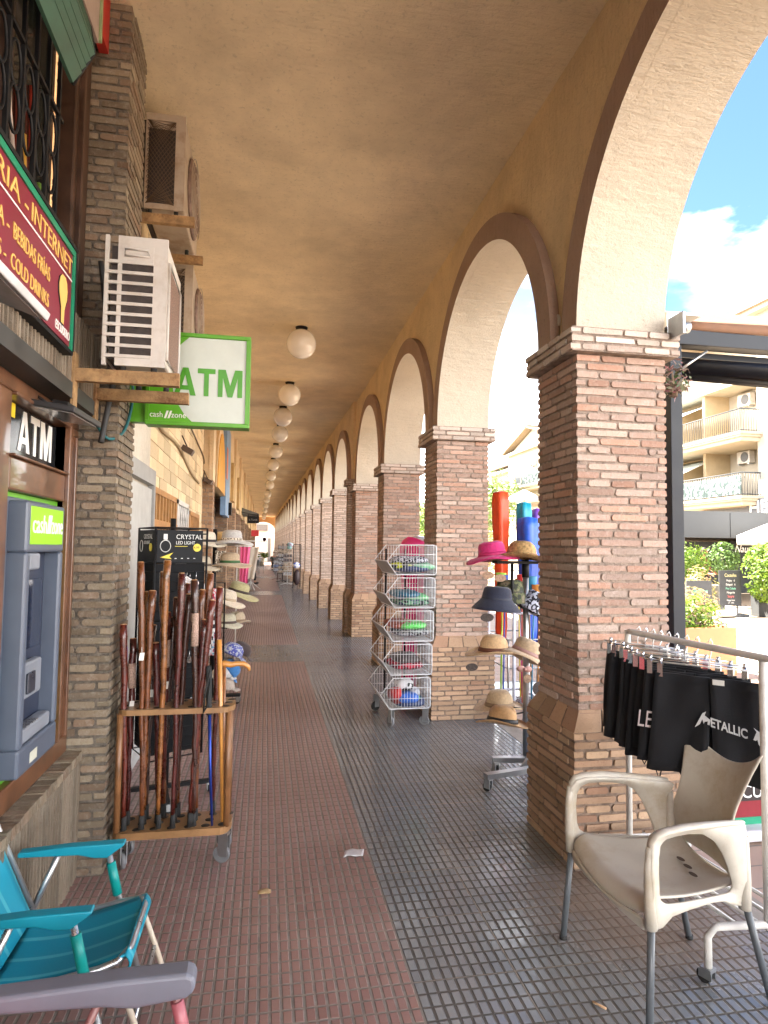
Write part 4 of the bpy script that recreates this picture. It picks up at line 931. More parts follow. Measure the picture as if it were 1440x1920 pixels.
LEO = spots('leopard_print', (.6, .52, .42), (.03, .02, .02), 75, .42)
CAMO = None
def blotch(name, cols, scale):
    m, N, L, B = nodes(name); n = noise_(N, L, scale, 2, .5); st = [(.3+.4*i/(len(cols)-1), c) for i, c in enumerate(cols)]
    r = N.new('ShaderNodeValToRGB'); r.color_ramp.interpolation = 'CONSTANT'; e = r.color_ramp.elements
    while len(e) < len(st): e.new(.5)
    for x, (p, c) in zip(e, st): x.position = p; x.color = (*c, 1)
    L.new(n, r.inputs[0]); L.new(r.outputs[0], B.inputs['Base Color']); B.inputs['Roughness'].default_value = .85; return m
CAMO = blotch('camouflage_cloth', [(.03, .035, .025), (.10, .11, .05), (.2, .17, .11), (.04, .04, .03)], 22)
FLORAL = blotch('floral_cloth', [(.02, .05, .15), (.5, .05, .08), (.6, .6, .62), (.1, .3, .45), (.55, .1, .15)], 28)
def checker(name, a, b, s):
    m, N, L, B = nodes(name); c = N.new('ShaderNodeTexChecker'); c.inputs['Scale'].default_value = s; c.inputs[1].default_value = (*a, 1); c.inputs[2].default_value = (*b, 1)
    L.new(N.new('ShaderNodeTexCoord').outputs['Object'], c.inputs[0]); L.new(c.outputs[0], B.inputs['Base Color']); B.inputs['Roughness'].default_value = .8; return m
CHK = checker('black_white_check', (.02, .02, .025), (.7, .7, .68), 28)
# left hat stand
t = thing('hat_stand', 'black rolling hat stand on the left with straw hats', 'hat stand', (-.51, 6.8, 0))
m = MB(); m.tube([(-.51, 6.8, .09), (-.51, 6.8, 1.78)], .022, 10); obj('pole', m, BLACK, t)
m = MB(); m.box(-.80, -.22, 6.77, 6.83, .08, .105); m.box(-.54, -.48, 6.5, 7.1, .08, .105); obj('base_cross', m, BLACK, t)
for x, y in ((-.24, 6.8), (-.78, 6.8), (-.51, 6.53), (-.51, 7.08)): caster(t, x, y, .08, .03, 1.2, RUBBER)
m = MB()
for (x, y, z) in ((-.34, 6.78, 1.66), (-.62, 6.76, 1.64), (-.42, 7.0, 1.66), (-.27, 6.82, 1.14), (-.38, 6.6, 1.06), (-.37, 6.8, 1.44), (-.62, 6.7, 1.42), (-.36, 6.7, .8), (-.25, 6.8, .8), (-.3, 6.7, .5), (-.23, 6.75, .45), (-.36, 6.72, .32)): m.tube([(-.51, 6.8, z-.03), (x, y, z-.02), (x, y, z+.03)], .006, 5)
obj('arm', m, BLACK, t)
hat('grey felt hat with leopard-print band, highest on the left stand', (-.34, 6.78, 1.66), 'wide', (.42, .40, .38), LEO, .185, rz=.5, s=1.12)
hat('cream hat with thin dark band at the very left of the left stand', (-.60, 6.74, 1.64), 'wide', (.60, .54, .43), (.04, .03, .03), .18, s=1.1)
hat('yellow straw hat behind the left stand pole', (-.44, 7.1, 1.66), 'wide', (.62, .42, .17), (.4, .26, .1), .12)
hat('wide olive straw hat with dark brown band on the left stand', (-.265, 6.84, 1.13), 'wide', (.42, .38, .20), (.04, .025, .02), .19, tilt=(0, .28), s=1.08)
hat('cream sun hat with long pale visor brim on the left stand', (-.38, 6.6, 1.07), 'wide', (.62, .54, .42), (.42, .33, .22), .18, tilt=(0, .22), s=1.05)
hat('brown broad-brimmed hat with green band on the left stand', (-.36, 6.8, 1.43), 'wide', (.42, .31, .2), (.03, .10, .03), .19, s=1.1)
hat('sand hat low at the left edge of the left stand', (-.63, 6.7, 1.40), 'wide', (.5, .43, .32), (.1, .07, .05), .18)
hat('pale green-cream hat with dark stripes, lower on the left stand', (-.37, 6.68, .83), 'wide', (.52, .48, .36), (.08, .05, .04), .15)
hat('beige rolled-brim hat beside the pale green-cream one', (-.27, 6.84, .83), 'fedora', (.50, .40, .28), (.3, .2, .12), .14, rz=1)
hat('white cap with blue print on the left stand', (-.31, 6.66, .53), 'cap', (.5, .55, .6), None, pattern=blotch('blue_print_cloth', [(.5, .55, .6), (.08, .1, .4), (.55, .58, .62), (.25, .4, .6)], 34), s=1.1, tilt=(0, .4))
hat('dark brown peaked cap behind the blue print cap', (-.23, 6.8, .52), 'cap', (.07, .05, .05), None, rz=0, s=1.05, tilt=(0, .5))
hat('bright blue cap low on the left stand', (-.33, 6.66, .37), 'cap', (.05, .22, .55), None, tilt=(0, .9))
hat('white knitted cap low on the left stand', (-.40, 6.62, .31), 'cap', (.62, .6, .58), None)
hat('striped cream and brown beanie at the foot of the left stand', (-.37, 6.6, .20), 'cap', (.5, .42, .36), None, s=1.05)
def cloth(label, p0, p1, h, mt, name='scarf', wav=.012, cat='scarf', group=None, drop=0):
    p0, p1 = Vector(p0), Vector(p1); d = p1-p0; n = Vector((-d.y, d.x, 0)).normalized(); k = random.Random(label); ph = k.random()*6
    m = MB(); m.grid(lambda u, v: p0+d*u*(1-.25*v)+Vector((0, 0, -h*v-drop*u))+n*(wav*math.sin(u*16+ph+v*2)+.02*v), 24, 10)
    return tag(obj(name, m, mt, solid=.004), label, cat, group)
cloth('red and blue floral scarf hanging on the left stand', (-.50, 6.15, 1.22), (-.39, 6.25, 1.2), .62, FLORAL)
cloth('black and white checked scarf beside the floral scarf', (-.52, 6.0, .98), (-.42, 6.1, .96), .3, CHK)
cloth('white shirt hanging left of the floral scarf', (-.58, 6.1, 1.26), (-.48, 6.15, 1.26), .6, mk('cloth_white', (.6, .58, .6), .8), 'shirt', cat='shirt')
cloth('indigo patterned cloth low behind the walking sticks', (-.6, 5.9, .75), (-.48, 5.95, .75), .5, blotch('indigo_cloth', [(.05, .06, .3), (.3, .32, .45), (.02, .02, .1)], 40), 'shirt', cat='shirt')
cloth('leopard-print bag hanging under the grey hat', (-.50, 6.75, 1.56), (-.40, 6.78, 1.56), .22, LEO, 'bag', cat='bag')
cloth('bright pink cloth hanging past the left hat stand', (-.30, 8.0, 1.6), (-.18, 8.0, 1.6), .45, mk('cloth_pink', (.75, .12, .28), .7), 'scarf')
cloth('pale beige towel hanging behind the pink cloth', (-.32, 8.6, 1.60), (-.08, 8.6, 1.60), .42, mk('cloth_beige', (.55, .5, .42), .8), 'towel', cat='towel')
t = thing('clothes_rail', 'slim black rail holding scarves in front of the left hat stand', 'rail', (-.5, 6.1, 0))
m = MB(); m.tube([(-.62, 5.95, 0), (-.62, 5.95, 1.28), (-.37, 6.3, 1.26), (-.37, 6.3, 0)], .008, 6); obj('frame', m, BLACK, t)
t = thing('towel_rail', 'white rail with the pale towel farther along', 'rail', (-.2, 8.3, 0))
m = MB(); m.tube([(-.36, 8.6, 0), (-.36, 8.6, 1.69), (.02, 8.6, 1.67)], .01, 6); m.tube([(-.36, 8.6, 1.62), (-.36, 8.0, 1.61), (-.16, 8.0, 1.61)], .008, 6); obj('frame', m, WHITE, t)

# ------------------------------------------------------------------ beach chairs
def beach_chair(label, o, y0, y1, fab, armc, tube_c, sock, fat=0):
    """o = offset in x; faces +X; y0 near side, y1 far side"""
    t = thing('folding_chair', label, 'folding chair', (o[0]-.6, (y0+y1)/2, 0), 'folding beach chairs by the shop')
    X = lambda x, z, y: (x+o[0], y, z+o[1]); tr = .0105; bs = .15*fat
    for s, y in ((0, y0), (1, y1)):
        yi = y+(.03 if s == 0 else -.03)
        m = MB(); m.tube([X(-1.0-bs, .86, yi), X(-.92-bs, .68, yi), X(-.757-bs, .30, yi)], tr, 8); obj('back_tube', m, tube_c, t)
        m = MB(); m.tube([X(-.80-bs, .27, yi), X(-.74-bs, .285, yi), X(-.46, .335, yi), X(-.415, .345, yi+(.01 if s == 0 else -.01)), X(-.395, .352, yi+(.035 if s == 0 else -.035))], tr, 8); obj('seat_tube', m, tube_c, t)
        m = MB(); m.tube([X(-.535, .505, y), X(-.50, .36, y), X(-.45, .19, y), X(-.40, .005, y)], tr, 8); obj('leg', m, tube_c, t)
        m = MB(); m.tube([X(-.70, .50, y), X(-.76, .36, y), X(-.84, .16, y), X(-.90, .005, y)], tr, 8); obj('leg', m, tube_c, t)
        m = MB(); m.tube([X(-.415, .33, yi), X(-.36, .18, yi), X(-.30, .005, yi)], tr*.9, 8); obj('leg', m, mk('beige_tube', (.5, .42, .33), .35), t)
        m = MB(); m.tube([X(-.524, .46, y), X(-.497, .345, y)], .0165, 8); obj('socket', m, sock, t)
        m = MB(); m.tube([X(-.424, .08, y), X(-.40, .0, y)], .0165, 8); obj('foot_cap', m, sock, t)
        # arm rest: tapered flat bar
        m = MB(); prof = [(-.83, .503), (-.63, .498), (-.575, .484), (-.535, .482), (-.475, .523), (-.478, .531), (-.66, .529), (-.83, .519)]
        if fat: prof = [(-.97, .488), (-.70, .478), (-.62, .466), (-.50, .478), (-.482, .49), (-.476, .51), (-.482, .53), (-.50, .538), (-.66, .538), (-.97, .526)]
        hw = .021+.010*fat
        m.prism(prof, lambda u, v, w: X(u, v, w), y-hw, y+hw); obj('armrest', m, armc, t, bev=.006+.008*fat)
    m = MB(); ya, yb = y0+.045, y1-.045
    def seat(u, v):
        x = -.775-bs+(.385+bs)*u; z = .305+.055*u-.022*math.sin(math.pi*u)-.012*math.sin(math.pi*v)
        return X(x, z, ya+(yb-ya)*v)
    m.grid(seat, 14, 10); m.grid(lambda u, v: X(-.392+.016*math.sin(u*2.6), .362-.05*u, ya+(yb-ya)*v), 6, 10); obj('seat_fabric', m, fab, t, solid=.006)
    m = MB(); m.grid(lambda u, v: X(-.765-bs-.225*u-.02*math.sin(math.pi*u)*math.sin(math.pi*v), .31+.52*u, ya+(yb-ya)*v), 12, 10); obj('back_fabric', m, fab, t, solid=.006)
    m = MB()
    m.tube([X(-.40, .35, y0+.06), X(-.385, .352, y0+.1), X(-.385, .352, y1-.1), X(-.40, .35, y1-.06)], tr, 8); obj('cross_tube', m, tube_c, t); m = MB(); m.tube([X(-1.0-bs, .86, y0+.03), X(-1.0-bs, .86, y1-.03)], tr, 8); obj('top_tube', m, tube_c, t); m = MB()
    m.tube([X(-.36, .17, y0+.03), X(-.36, .17, y1-.03)], tr*.8, 8); obj('lower_tube', m, tube_c, t)
    return t
def stripes(name, a, b, n, axis=1):
    m, N, L, B = nodes(name); tc = N.new('ShaderNodeTexCoord'); s = N.new('ShaderNodeSeparateXYZ'); L.new(tc.outputs['Object'], s.inputs[0])
    f = math_(N, L, 'FRACT', math_(N, L, 'MULTIPLY', s.outputs[axis], n)); d = math_(N, L, 'ABSOLUTE', math_(N, L, 'SUBTRACT', f, .5))
    L.new(ramp_(N, L, d, [(.0, b), (.06, b), (.10, a)]), B.inputs['Base Color']); B.inputs['Roughness'].default_value = .6
    bump_(N, L, B, noise_(N, L, 300, 2, .5), .5, .001); return m
TEAL = stripes('teal_striped_mesh_fabric', (.0, .26, .38), (.06, .40, .49), 9.5)
TEALP = mk('teal_plastic', (.003, .24, .33), .4, .08, 5)
ALU = mk('aluminium_tube', (.5, .52, .54), .3, .08, 9, metal=.85)
beach_chair('teal striped low folding beach chair beside the shop sill', (0, 0), 2.08, 2.52, TEAL, TEALP, ALU, mk('aqua_plastic', (.0, .26, .24), .4))
beach_chair('red folding beach chair with grey armrests at the bottom left corner', (.33, 0), 1.28, 1.745, mk('red_mesh_fabric', (.45, .02, .03), .6, .15, 60), mk('mauve_grey_plastic', (.155, .16, .195), .45, .06), mk('pink_beige_tube', (.28, .13, .12), .4), mk('pink_socket', (.4, .12, .14), .4), 1)
# ================================================================== GOODS ON THE RIGHT
# wire basket trolley
t = thing('basket_trolley', 'five-tier white wire basket trolley beside the second pillar', 'trolley', (1.27, 6.05, 0))
WIRE = mk('white_plastic_wire', (.66, .66, .68), .35, .05)
ya, yb = 5.72, 6.40
def PX(x, z0, dz): return (x-.006*(z0*2), z0+dz)
for k in range(5):
    z0 = .165+.3*k; H_ = .272; xl, xr = 1.125+.012*k, 1.50+.012*k; lip = xl-.085
    m = MB(); r1, r2 = .0042, .0019
    prof = [(xl, z0), (lip, z0+.125), (xl+.03, z0+H_), (xr-.02, z0+H_), (xr, z0+H_-.02), (xr, z0+.02), (xr-.02, z0)]
    for y in (ya, yb):
        m.tube([(a, y, b) for a, b in prof], r1, 6, closed=True)
        x = xl-.05
        while x < xr-.01:
            lo = z0 if x > xl else z0+(xl-x)/(.085)*.125
            hi = z0+H_ if x > xl+.03 else z0+.125+(x-lip)/(xl+.03-lip)*(H_-.125)
            m.tube([(x, y, lo), (x, y, hi)], r2, 4); x += .0265
        for f in (.33, .68): m.tube([(lip+.02 if f < .5 else lip+.035, y, z0+H_*f), (xr, y, z0+H_*f)], r2*1.2, 4)
    for (a, b) in prof: m.tube([(a, ya, b), (a, yb, b)], r1 if b < z0+.2 and a < xl+.01 else r2, 5)
    y = ya
    while y <= yb:
        m.tube([(xr, y, z0+H_), (xr, y, z0), (xl, y, z0)], r2, 4); y += .03
    x = xl
    while x < xr: m.tube([(x, ya, z0), (x, yb, z0)], r2, 4); x += .04
    obj('wire_basket', m, WIRE, t)
    m = MB(); m.prism([(xl-.004, z0+.006), (lip-.002, z0+.118), (lip+.003, z0+.12), (xl+.001, z0+.006)], lambda u, v, w: (u, w, v), ya+.006, yb-.006); obj('front_panel', m, mk('clear_front_panel', (.42, .40, .38), .4, .1, alpha=.8), t)
m = MB()
for y in (6.06,): 
    for x in (1.2, 1.40): m.tube([(x, 6.38, .1), (x, 6.38, 1.6)], .010, 6)
obj('upright', m, BLACK, t)
for x, y, a in ((1.15, 5.76, .5), (1.47, 5.76, 1.0), (1.12, 6.36, 2), (1.47, 6.36, 1)): caster(t, x, y, .163, .045, a, GREYP if y < 6 else RUBBER)
# folded goods in the baskets
def pack(label, c, sx, sy, sz, mt, group='folded packs in the wire baskets', seed=1, rz=0, name='folded_pack', cat='folded clothes'):
    m = MB(); c = Vector(c); T = Matrix.Translation(c) @ Matrix.Rotation(rz, 4, 'Z')
    def fn(p, a):
        q = Vector((p.x*sx, p.y*sy, p.z*sz)); sh = lambda v, s: math.copysign(min(abs(v), s)**.6*s**.4 if v else 0, v)
        q.x = sh(q.x, sx); q.y = sh(q.y, sy)
        q += Vector((0, 0, .018*noise.noise(Vector((q.x*16, q.y*16, seed*3.1+q.z*9)))))*(1 if q.z > 0 else .2)
        return T @ q
    m.lathe([(math.sin(math.pi*i/8), -math.cos(math.pi*i/8)) for i in range(9)], (0, 0, 0), 24, fn, False)
    return tag(obj(name, m, mt), label, cat, group)
cz = lambda n, c, r=.45: mk('pack_'+n, c, r, .25, 30, .003, 60)
ZEB = blotch('zebra_pack', [(.03, .03, .04), (.45, .47, .55), (.02, .02, .03), (.5, .52, .6), (.03, .03, .05)], 16)
for k, L_ in enumerate([
    [('zebra-striped towel pack in the top basket', -.03, .02, ZEB, .17, .25), ('black and lime edged pack at the lip of the top basket', -.15, -.03, blotch('lime_black', [(.02, .02, .02), (.45, .5, .02), (.02, .02, .02)], 14), .07, .22), ('mint green pack at the back of the top basket', .12, -.04, cz('mint', (.2, .5, .3)), .12, .24), ('navy folded towel pack beneath the zebra one', .0, -.06, cz('navy', (.03, .05, .13)), .16, .26)],
    [('teal blue folded pack on the second basket', -.07, .0, cz('tealb', (.02, .12, .2)), .11, .24), ('pale green pack on the second basket', .06, -.03, cz('pgreen', (.15, .45, .2)), .08, .2), ('black and green pack low in the second basket', .0, -.07, blotch('blkgrn', [(.02, .03, .04), (.15, .3, .2), (.03, .05, .12), (.02, .02, .02)], 14), .17, .26)],
    [('brown and red towel hanging over the third basket lip', -.12, .02, cz('brownred', (.3, .07, .04)), .09, .25), ('bright green rolled pack in the third basket', .0, .02, cz('brightgreen', (.12, .55, .12)), .14, .07), ('grey and black pack under the green roll', .02, -.05, blotch('greyblk', [(.05, .05, .06), (.3, .3, .33), (.02, .02, .02), (.2, .2, .22)], 20), .17, .26)],
    [('crimson flower-print pack in the fourth basket', -.03, -.05, blotch('crimson', [(.45, .02, .05), (.1, .02, .03), (.5, .1, .12)], 20), .16, .25), ('dark grey pack on the fourth basket', -.02, .0, cz('dkgrey', (.07, .06, .06)), .13, .2)],
    [('red toy pack at the lip of the lowest basket', -.16, -.0, cz('red', (.5, .02, .02)), .05, .08), ('dark red folded pack at the lip of the lowest basket', -.10, -.06, cz('dred', (.25, .02, .02)), .08, .2), ('black and white panda pack in the lowest basket', -.02, .06, blotch('panda', [(.03, .03, .03), (.6, .6, .6), (.02, .02, .02)], 10), .09, .1),
     ('blue toy pack in the lowest basket', .0, -.04, cz('blue', (.02, .12, .5)), .1, .09), ('green toy pack in the lowest basket', .03, -.07, cz('green', (.02, .3, .08)), .12, .09), ('transparent grey pack in the lowest basket', .11, -.02, cz('clear', (.35, .36, .4)), .06, .08), ('navy pack at the bottom of the lowest basket', .04, -.09, cz('navy', (.03, .05, .13)), .15, .22)]]):
    z0 = .165+.3*(4-k)
    for q, (lb, dx, dz, mt, sx, sy) in enumerate(L_):
        pack(lb, (1.32+.012*(4-k)+dx*.7, 6.0 if sy > .15 else 5.86+.05*(q % 3), z0+.11+dz), max(sx, .13 if k < 4 else sx), max(sy, .2 if k < 4 else sy), .036 if k < 4 else .05, mt, seed=k*7+q)
# tall pink bag behind it
t = thing('pink_bag', 'tall bright pink plastic-wrapped roll standing behind the basket trolley', 'bag', (1.62, 6.75, 0))
m = MB(); m.lathe([(.10, 0), (.135, .05), (.14, .6), (.15, 1.2), (.16, 1.55), (.155, 1.66), (.14, 1.70)], (1.61, 6.78, 0), 24, lambda p, a: (p.x*(1+.1*math.sin(5*a)+.05*math.sin(p.z*9)), p.y*(1+.08*math.cos(4*a)), p.z+.03*math.sin(2*a)*(p.z > 1.5)))
obj('wrap', m, mk('hot_pink', (.80, .03, .22), .4, .12, 9, .003, 30), t)
m = MB(); m.ball((1.63, 6.78, 1.68), .12, 14, 1, 1, .55); obj('plastic_top', m, mk('clear_film', (.6, .6, .6), .2, .2, 20, .004, 40), t)

# right hat stand
t = thing('hat_stand', 'grey tube hat stand half hidden behind the nearest pillar', 'hat stand', (1.9, 4.5, 0))
m = MB(); m.tube([(1.9, 4.5, .1), (1.9, 4.5, 1.52)], .022, 12); obj('pole', m, GALV, t)
m = MB(); m.tube([(1.9, 4.5, 1.40), (1.9, 4.5, 1.53)], .027, 12); m.tube([(1.78, 4.46, 1.5), (1.78, 4.46, 1.18)], .011, 6); m.tube([(1.80, 4.52, 1.5), (1.8, 4.52, 1.2)], .009, 6); m.box(1.66, 2.0, 4.44, 4.56, 1.50, 1.52)
m.tube([(1.9, 4.5, .90), (1.63, 4.45, .87), (1.63, 4.45, .93)], .006, 5); m.tube([(1.9, 4.5, 1.22), (1.66, 4.45, 1.2), (1.66, 4.45, 1.28)], .006, 5); m.tube([(1.9, 4.5, .42), (1.69, 4.45, .4)], .006, 5); m.tube([(1.9, 4.5, .44), (1.74, 4.62, .44)], .006, 5); obj('arm', m, BLACK, t)
m = MB()
m.obox((1.70, 4.19, .105), (.235, .055, 0), (-.006, .026, 0), (0, 0, .016)); m.obox((1.77, 4.44, .105), (.14, -.02, 0), (.004, .026, 0), (0, 0, .016)); m.obox((2.05, 4.55, .105), (.15, .1, 0), (-.012, .02, 0), (0, 0, .016))
m.prism([(1.78, .09), (2.0, .09), (2.0, .24), (1.88, .24)], lambda u, v, w: (u, w, v), 4.30, 4.31); obj('base_leg', m, GALV, t)
caster(t, 1.49, 4.145, .09, .028, .5, RUBBER); caster(t, 1.65, 4.44, .09, .028, .2, RUBBER)
g_ = 'hats on the right stand'
FELT = (.55, .36, .19)
hat('crimson pink crocheted sun hat, topmost on the right stand', (1.62, 4.44, 1.555), 'wide', (.55, .02, .16), (.4, .01, .1), .17, tilt=(-.05, -.12), s=1.05, group=g_)
hat('natural straw cowboy hat on top of the right stand', (1.835, 4.42, 1.545), 'fedora', (.50, .33, .14), (.2, .1, .05), .175, tilt=(-.05, .1), rz=2.6, s=1.18, group=g_, pattern=mk('woven_straw', (.48, .31, .13), .85, .4, 45, .004, 120))
hat('navy denim bucket hat on the right stand', (1.655, 4.44, 1.235), 'bucket', (.015, .02, .045), (.015, .02, .04), .145, tilt=(0, .08), s=1.12, group=g_)
hat('camouflage cap behind the navy bucket hat', (1.80, 4.55, 1.28), 'bucket', (.1, .1, .05), (.03, .03, .02), .12, s=1.1, group=g_, pattern=CAMO)
hat('black and white patterned cap by the pillar edge', (1.97, 4.5, 1.2), 'bucket', (.1, .1, .1), None, .11, group=g_, pattern=ZEB, tilt=(0, .5))
hat('tan fedora with brown band in the middle of the right stand', (1.63, 4.43, .875), 'fedora', FELT, (.12, .04, .02), .17, rz=2.9, s=1.12, group=g_)
hat('beige sun hat with pink bow touching the nearest pillar', (1.86, 4.40, .85), 'wide', (.52, .38, .24), (.35, .2, .17), .185, tilt=(0, .42), s=1.12, group=g_)
hat('low brown fedora with broad black band', (1.69, 4.42, .375), 'fedora', (.46, .27, .12), (.012, .012, .014), .155, rz=2.4, tilt=(-.1, .12), s=1.12, group=g_)
hat('low tan fedora with pale top behind the black-banded one', (1.745, 4.62, .44), 'fedora', (.50, .36, .22), (.3, .2, .12), .16, rz=3.0, s=1.1, group=g_)
nn = 0
for (x, y, z, sz) in ((1.455, 4.40, .77, .045), (1.56, 4.38, 1.12, .05), (1.65, 4.36, 1.40, .045), (1.56, 4.36, 1.42, .045), (1.895, 4.25, .64, .05), (1.83, 4.3, .70, .03)):
    m = MB(); m.tube([(x, y-.001, z), (x, y+.001, z)], sz, 18, sy=.6 if nn < 4 else 1); lb = ['round dark tag hanging from the tan fedora', 'oval tag hanging from the navy bucket hat', 'brown oval tag under the straw cowboy hat', 'khaki tag under the pink hat', 'round dark sunglasses tag below the bow hat', 'small pale tag beside the sunglasses tag'][nn]; nn += 1
    tag(obj('hat_tag', m, mk('tag_dark', (.05, .035, .03), .5, .5, 60) if nn in (1, 2, 5) else mk('tag_tan', (.35, .22, .14), .5, .4, 50)), lb, 'tag')
m = MB(); m.ball((1.74, 4.2, .79), .022, 8, 1.5, .5, 1); m.ball((1.79, 4.2, .785), .022, 8, 1.5, .5, 1); m.ball((1.765, 4.19, .787), .012, 8)
tag(obj('bow', m, mk('pink_bow', (.5, .28, .24), .6)), 'small pink bow on the beige sun hat', 'bow')

# beach goods rack outside (white tube rack with coloured nets and closed parasols)
t = thing('net_rack', 'white tubular rack outside holding fishing nets', 'rack', (2.45, 5.9, 0))
m = MB()
for x, y in ((2.26, 5.62), (2.62, 5.62), (2.26, 6.3), (2.62, 6.3)): m.tube([(x, y, .1), (x, y, 1.22)], .016, 8)
m.tube([(2.20, 5.55, 1.30), (2.26, 5.62, 1.22)], .016, 8)
for z in (.18, 1.02): m.tube([(2.26, 5.62, z), (2.62, 5.62, z), (2.62, 6.3, z), (2.26, 6.3, z)], .013, 8, closed=True)
for i in range(1, 12): m.tube([(2.26+.03*i, 5.62, .18), (2.26+.03*i, 6.3, .18)], .003, 4)
obj('frame', m, mk('pale_lilac_tube', (.55, .56, .66), .4), t)
for x, y in ((2.26, 5.64), (2.62, 5.64), (2.26, 6.28), (2.62, 6.28)): caster(t, x, y, .1, .035, .6, RUBBER)
rng = random.Random(5)
NC = [((.02, .07, .4), 'blue'), ((.25, .5, .03), 'lime'), ((.5, .03, .03), 'red'), ((.05, .3, .12), 'green'), ((.5, .4, .03), 'yellow'), ((.15, .05, .3), 'violet'), ((.02, .2, .35), 'teal'), ((.55, .25, .05), 'orange'), ((.25, .15, .06), 'bamboo')]
for i, (c, nm) in enumerate(NC):
    x = 2.30+.036*i; y = 5.68+.5*rng.random()
    t = thing('fishing_net', nm+' child fishing net standing in the white rack', 'fishing net', (x, y, .19), 'fishing nets in the rack')
    m = MB(); m.tube([(x, y, .19), (x+rng.uniform(-.03, .03), y, 1.08)], .007, 6); obj('handle', m, mk('net_'+nm, c, .4), t)
    h = 1.2+.12*rng.random(); m = MB(); m.lathe([(.055, h+.06), (.05, h), (.03, h-.1), (.0001, h-.16)], (x, y, 0), 10, cap=False); obj('net', m, mk('net_'+nm, c, .4), t)
UM = [('orange-red', (.62, .06, .01), 2.66, 7.0, 2.28, .085), ('teal', (.0, .28, .42), 2.94, 7.0, 2.16, .075), ('royal blue', (.01, .09, .55), 2.93, 6.85, 1.98, .11), ('violet', (.16, .05, .42), 3.14, 7.1, 2.10, .05), ('white', (.65, .62, .62), 2.74, 7.15, 1.98, .05), ('magenta', (.45, .02, .2), 3.05, 6.6, 1.55, .06), ('dark blue', (.02, .04, .25), 3.08, 6.95, 1.96, .05)]
t = thing('parasol_bin', 'low grey crate holding the closed beach parasols', 'crate', (2.9, 6.95, 0))
m = MB(); 
for z in (.05, .35, .65): m.tube([(2.55, 6.5, z), (3.25, 6.5, z), (3.25, 7.25, z), (2.55, 7.25, z)], .01, 6, closed=True)
for x, y in ((2.55, 6.5), (3.25, 6.5), (3.25, 7.25), (2.55, 7.25)): m.tube([(x, y, 0), (x, y, .66)], .012, 6)
m.box(2.55, 3.25, 6.5, 7.25, .03, .05); obj('frame', m, GALV, t)
for nm, c, x, y, z, r in UM:
    t = thing('folded_parasol', nm+' closed beach parasol in its sleeve outside', 'parasol', (x, y, .05), 'closed parasols outside')
    k = random.Random(nm); ph = k.random()*6
    m = MB(); m.lathe([(r*.5, .45), (r*.7, .7), (r*.8, 1.2), (r, z-.35), (r*1.05, z-.12), (r*.95, z-.02), (r*.2, z)], (x, y, 0), 20, lambda p, a: (p.x*(1+.24*math.sin(5*a+ph+p.z*3)), p.y*(1+.2*math.cos(4*a+p.z)), p.z)); obj('canopy', m, mk('parasol_'+nm.replace(' ', ''), c, .45, .15, 12), t)
    m = MB(); m.tube([(x, y, .05), (x, y, .5)], .012, 8); obj('pole', m, WHITE, t)

# ------------------------------------------------------------------ clothes rail with black shorts
t = thing('clothes_rail', 'white rolling clothes rail full of black shorts by the nearest pillar', 'rail', (1.85, 2.55, 0))
RW = mk('off_white_rail', (.68, .65, .60), .35, .06, 8, dirt=(.3, .25, .2), ds=14, da=.3)
m = MB(); m.tube([(1.78, 2.93, 1.205), (1.785, 2.90, 1.205), (1.89, 2.08, 1.20), (1.905, 1.95, 1.20)], .0145, 10); obj('top_rail', m, RW, t)
m = MB(); m.tube([(1.785, 2.95, .20), (1.785, 2.95, 1.21)], .015, 10); obj('upright', m, RW, t)
m = MB(); m.tube([(1.893, 2.19, .20), (1.893, 2.19, 1.21)], .016, 10); obj('upright', m, RW, t)
m = MB(); m.tube([(1.62, 3.0, .04), (1.62, 3.0, .17), (1.65, 2.99, .2), (1.785, 2.95, .205), (2.05, 2.93, .205), (2.09, 2.93, .17), (2.09, 2.93, .04)], .014, 8); obj('foot_bar', m, RW, t)
m = MB(); m.tube([(1.655, 2.215, .05), (1.655, 2.215, .17), (1.685, 2.21, .205), (1.893, 2.19, .205), (2.12, 2.17, .205), (2.14, 2.17, .05)], .0145, 8); obj('foot_bar', m, RW, t)
m = MB()
for a in (.03, .12, .21, .30): m.tube([(1.66+a, 2.97, .207), (1.74+a, 2.2, .207)], .0085, 6)
obj('lower_bars', m, RW, t)
for x, y in ((1.62, 3.0), (2.09, 2.93), (1.655, 2.215), (2.14, 2.17)): caster(t, x, y, .06, .026, .4, RUBBER)
BL = mk('black_cotton', (.006, .006, .008), .9, .2, 40, .001, 200)
PRINT = mk('white_print', (.55, .55, .55), .7)
SP = [(2.88, 1.80, 1.0, .16, 1), (2.83, 1.81, .85, .165, 1), (2.78, 1.82, 1.02, .17, 2), (2.73, 1.82, .8, .17, 1), (2.68, 1.82, .92, .185, 1), (2.63, 1.83, .78, .19, 3), (2.57, 1.83, .85, .20, 1), (2.51, 1.84, .76, .205, 4), (2.44, 1.86, .80, .215, 5)]
NM = ['first and farthest', 'second', 'third', 'fourth', 'fifth', 'sixth', 'seventh', 'eighth, letter-printed,', 'nearest']
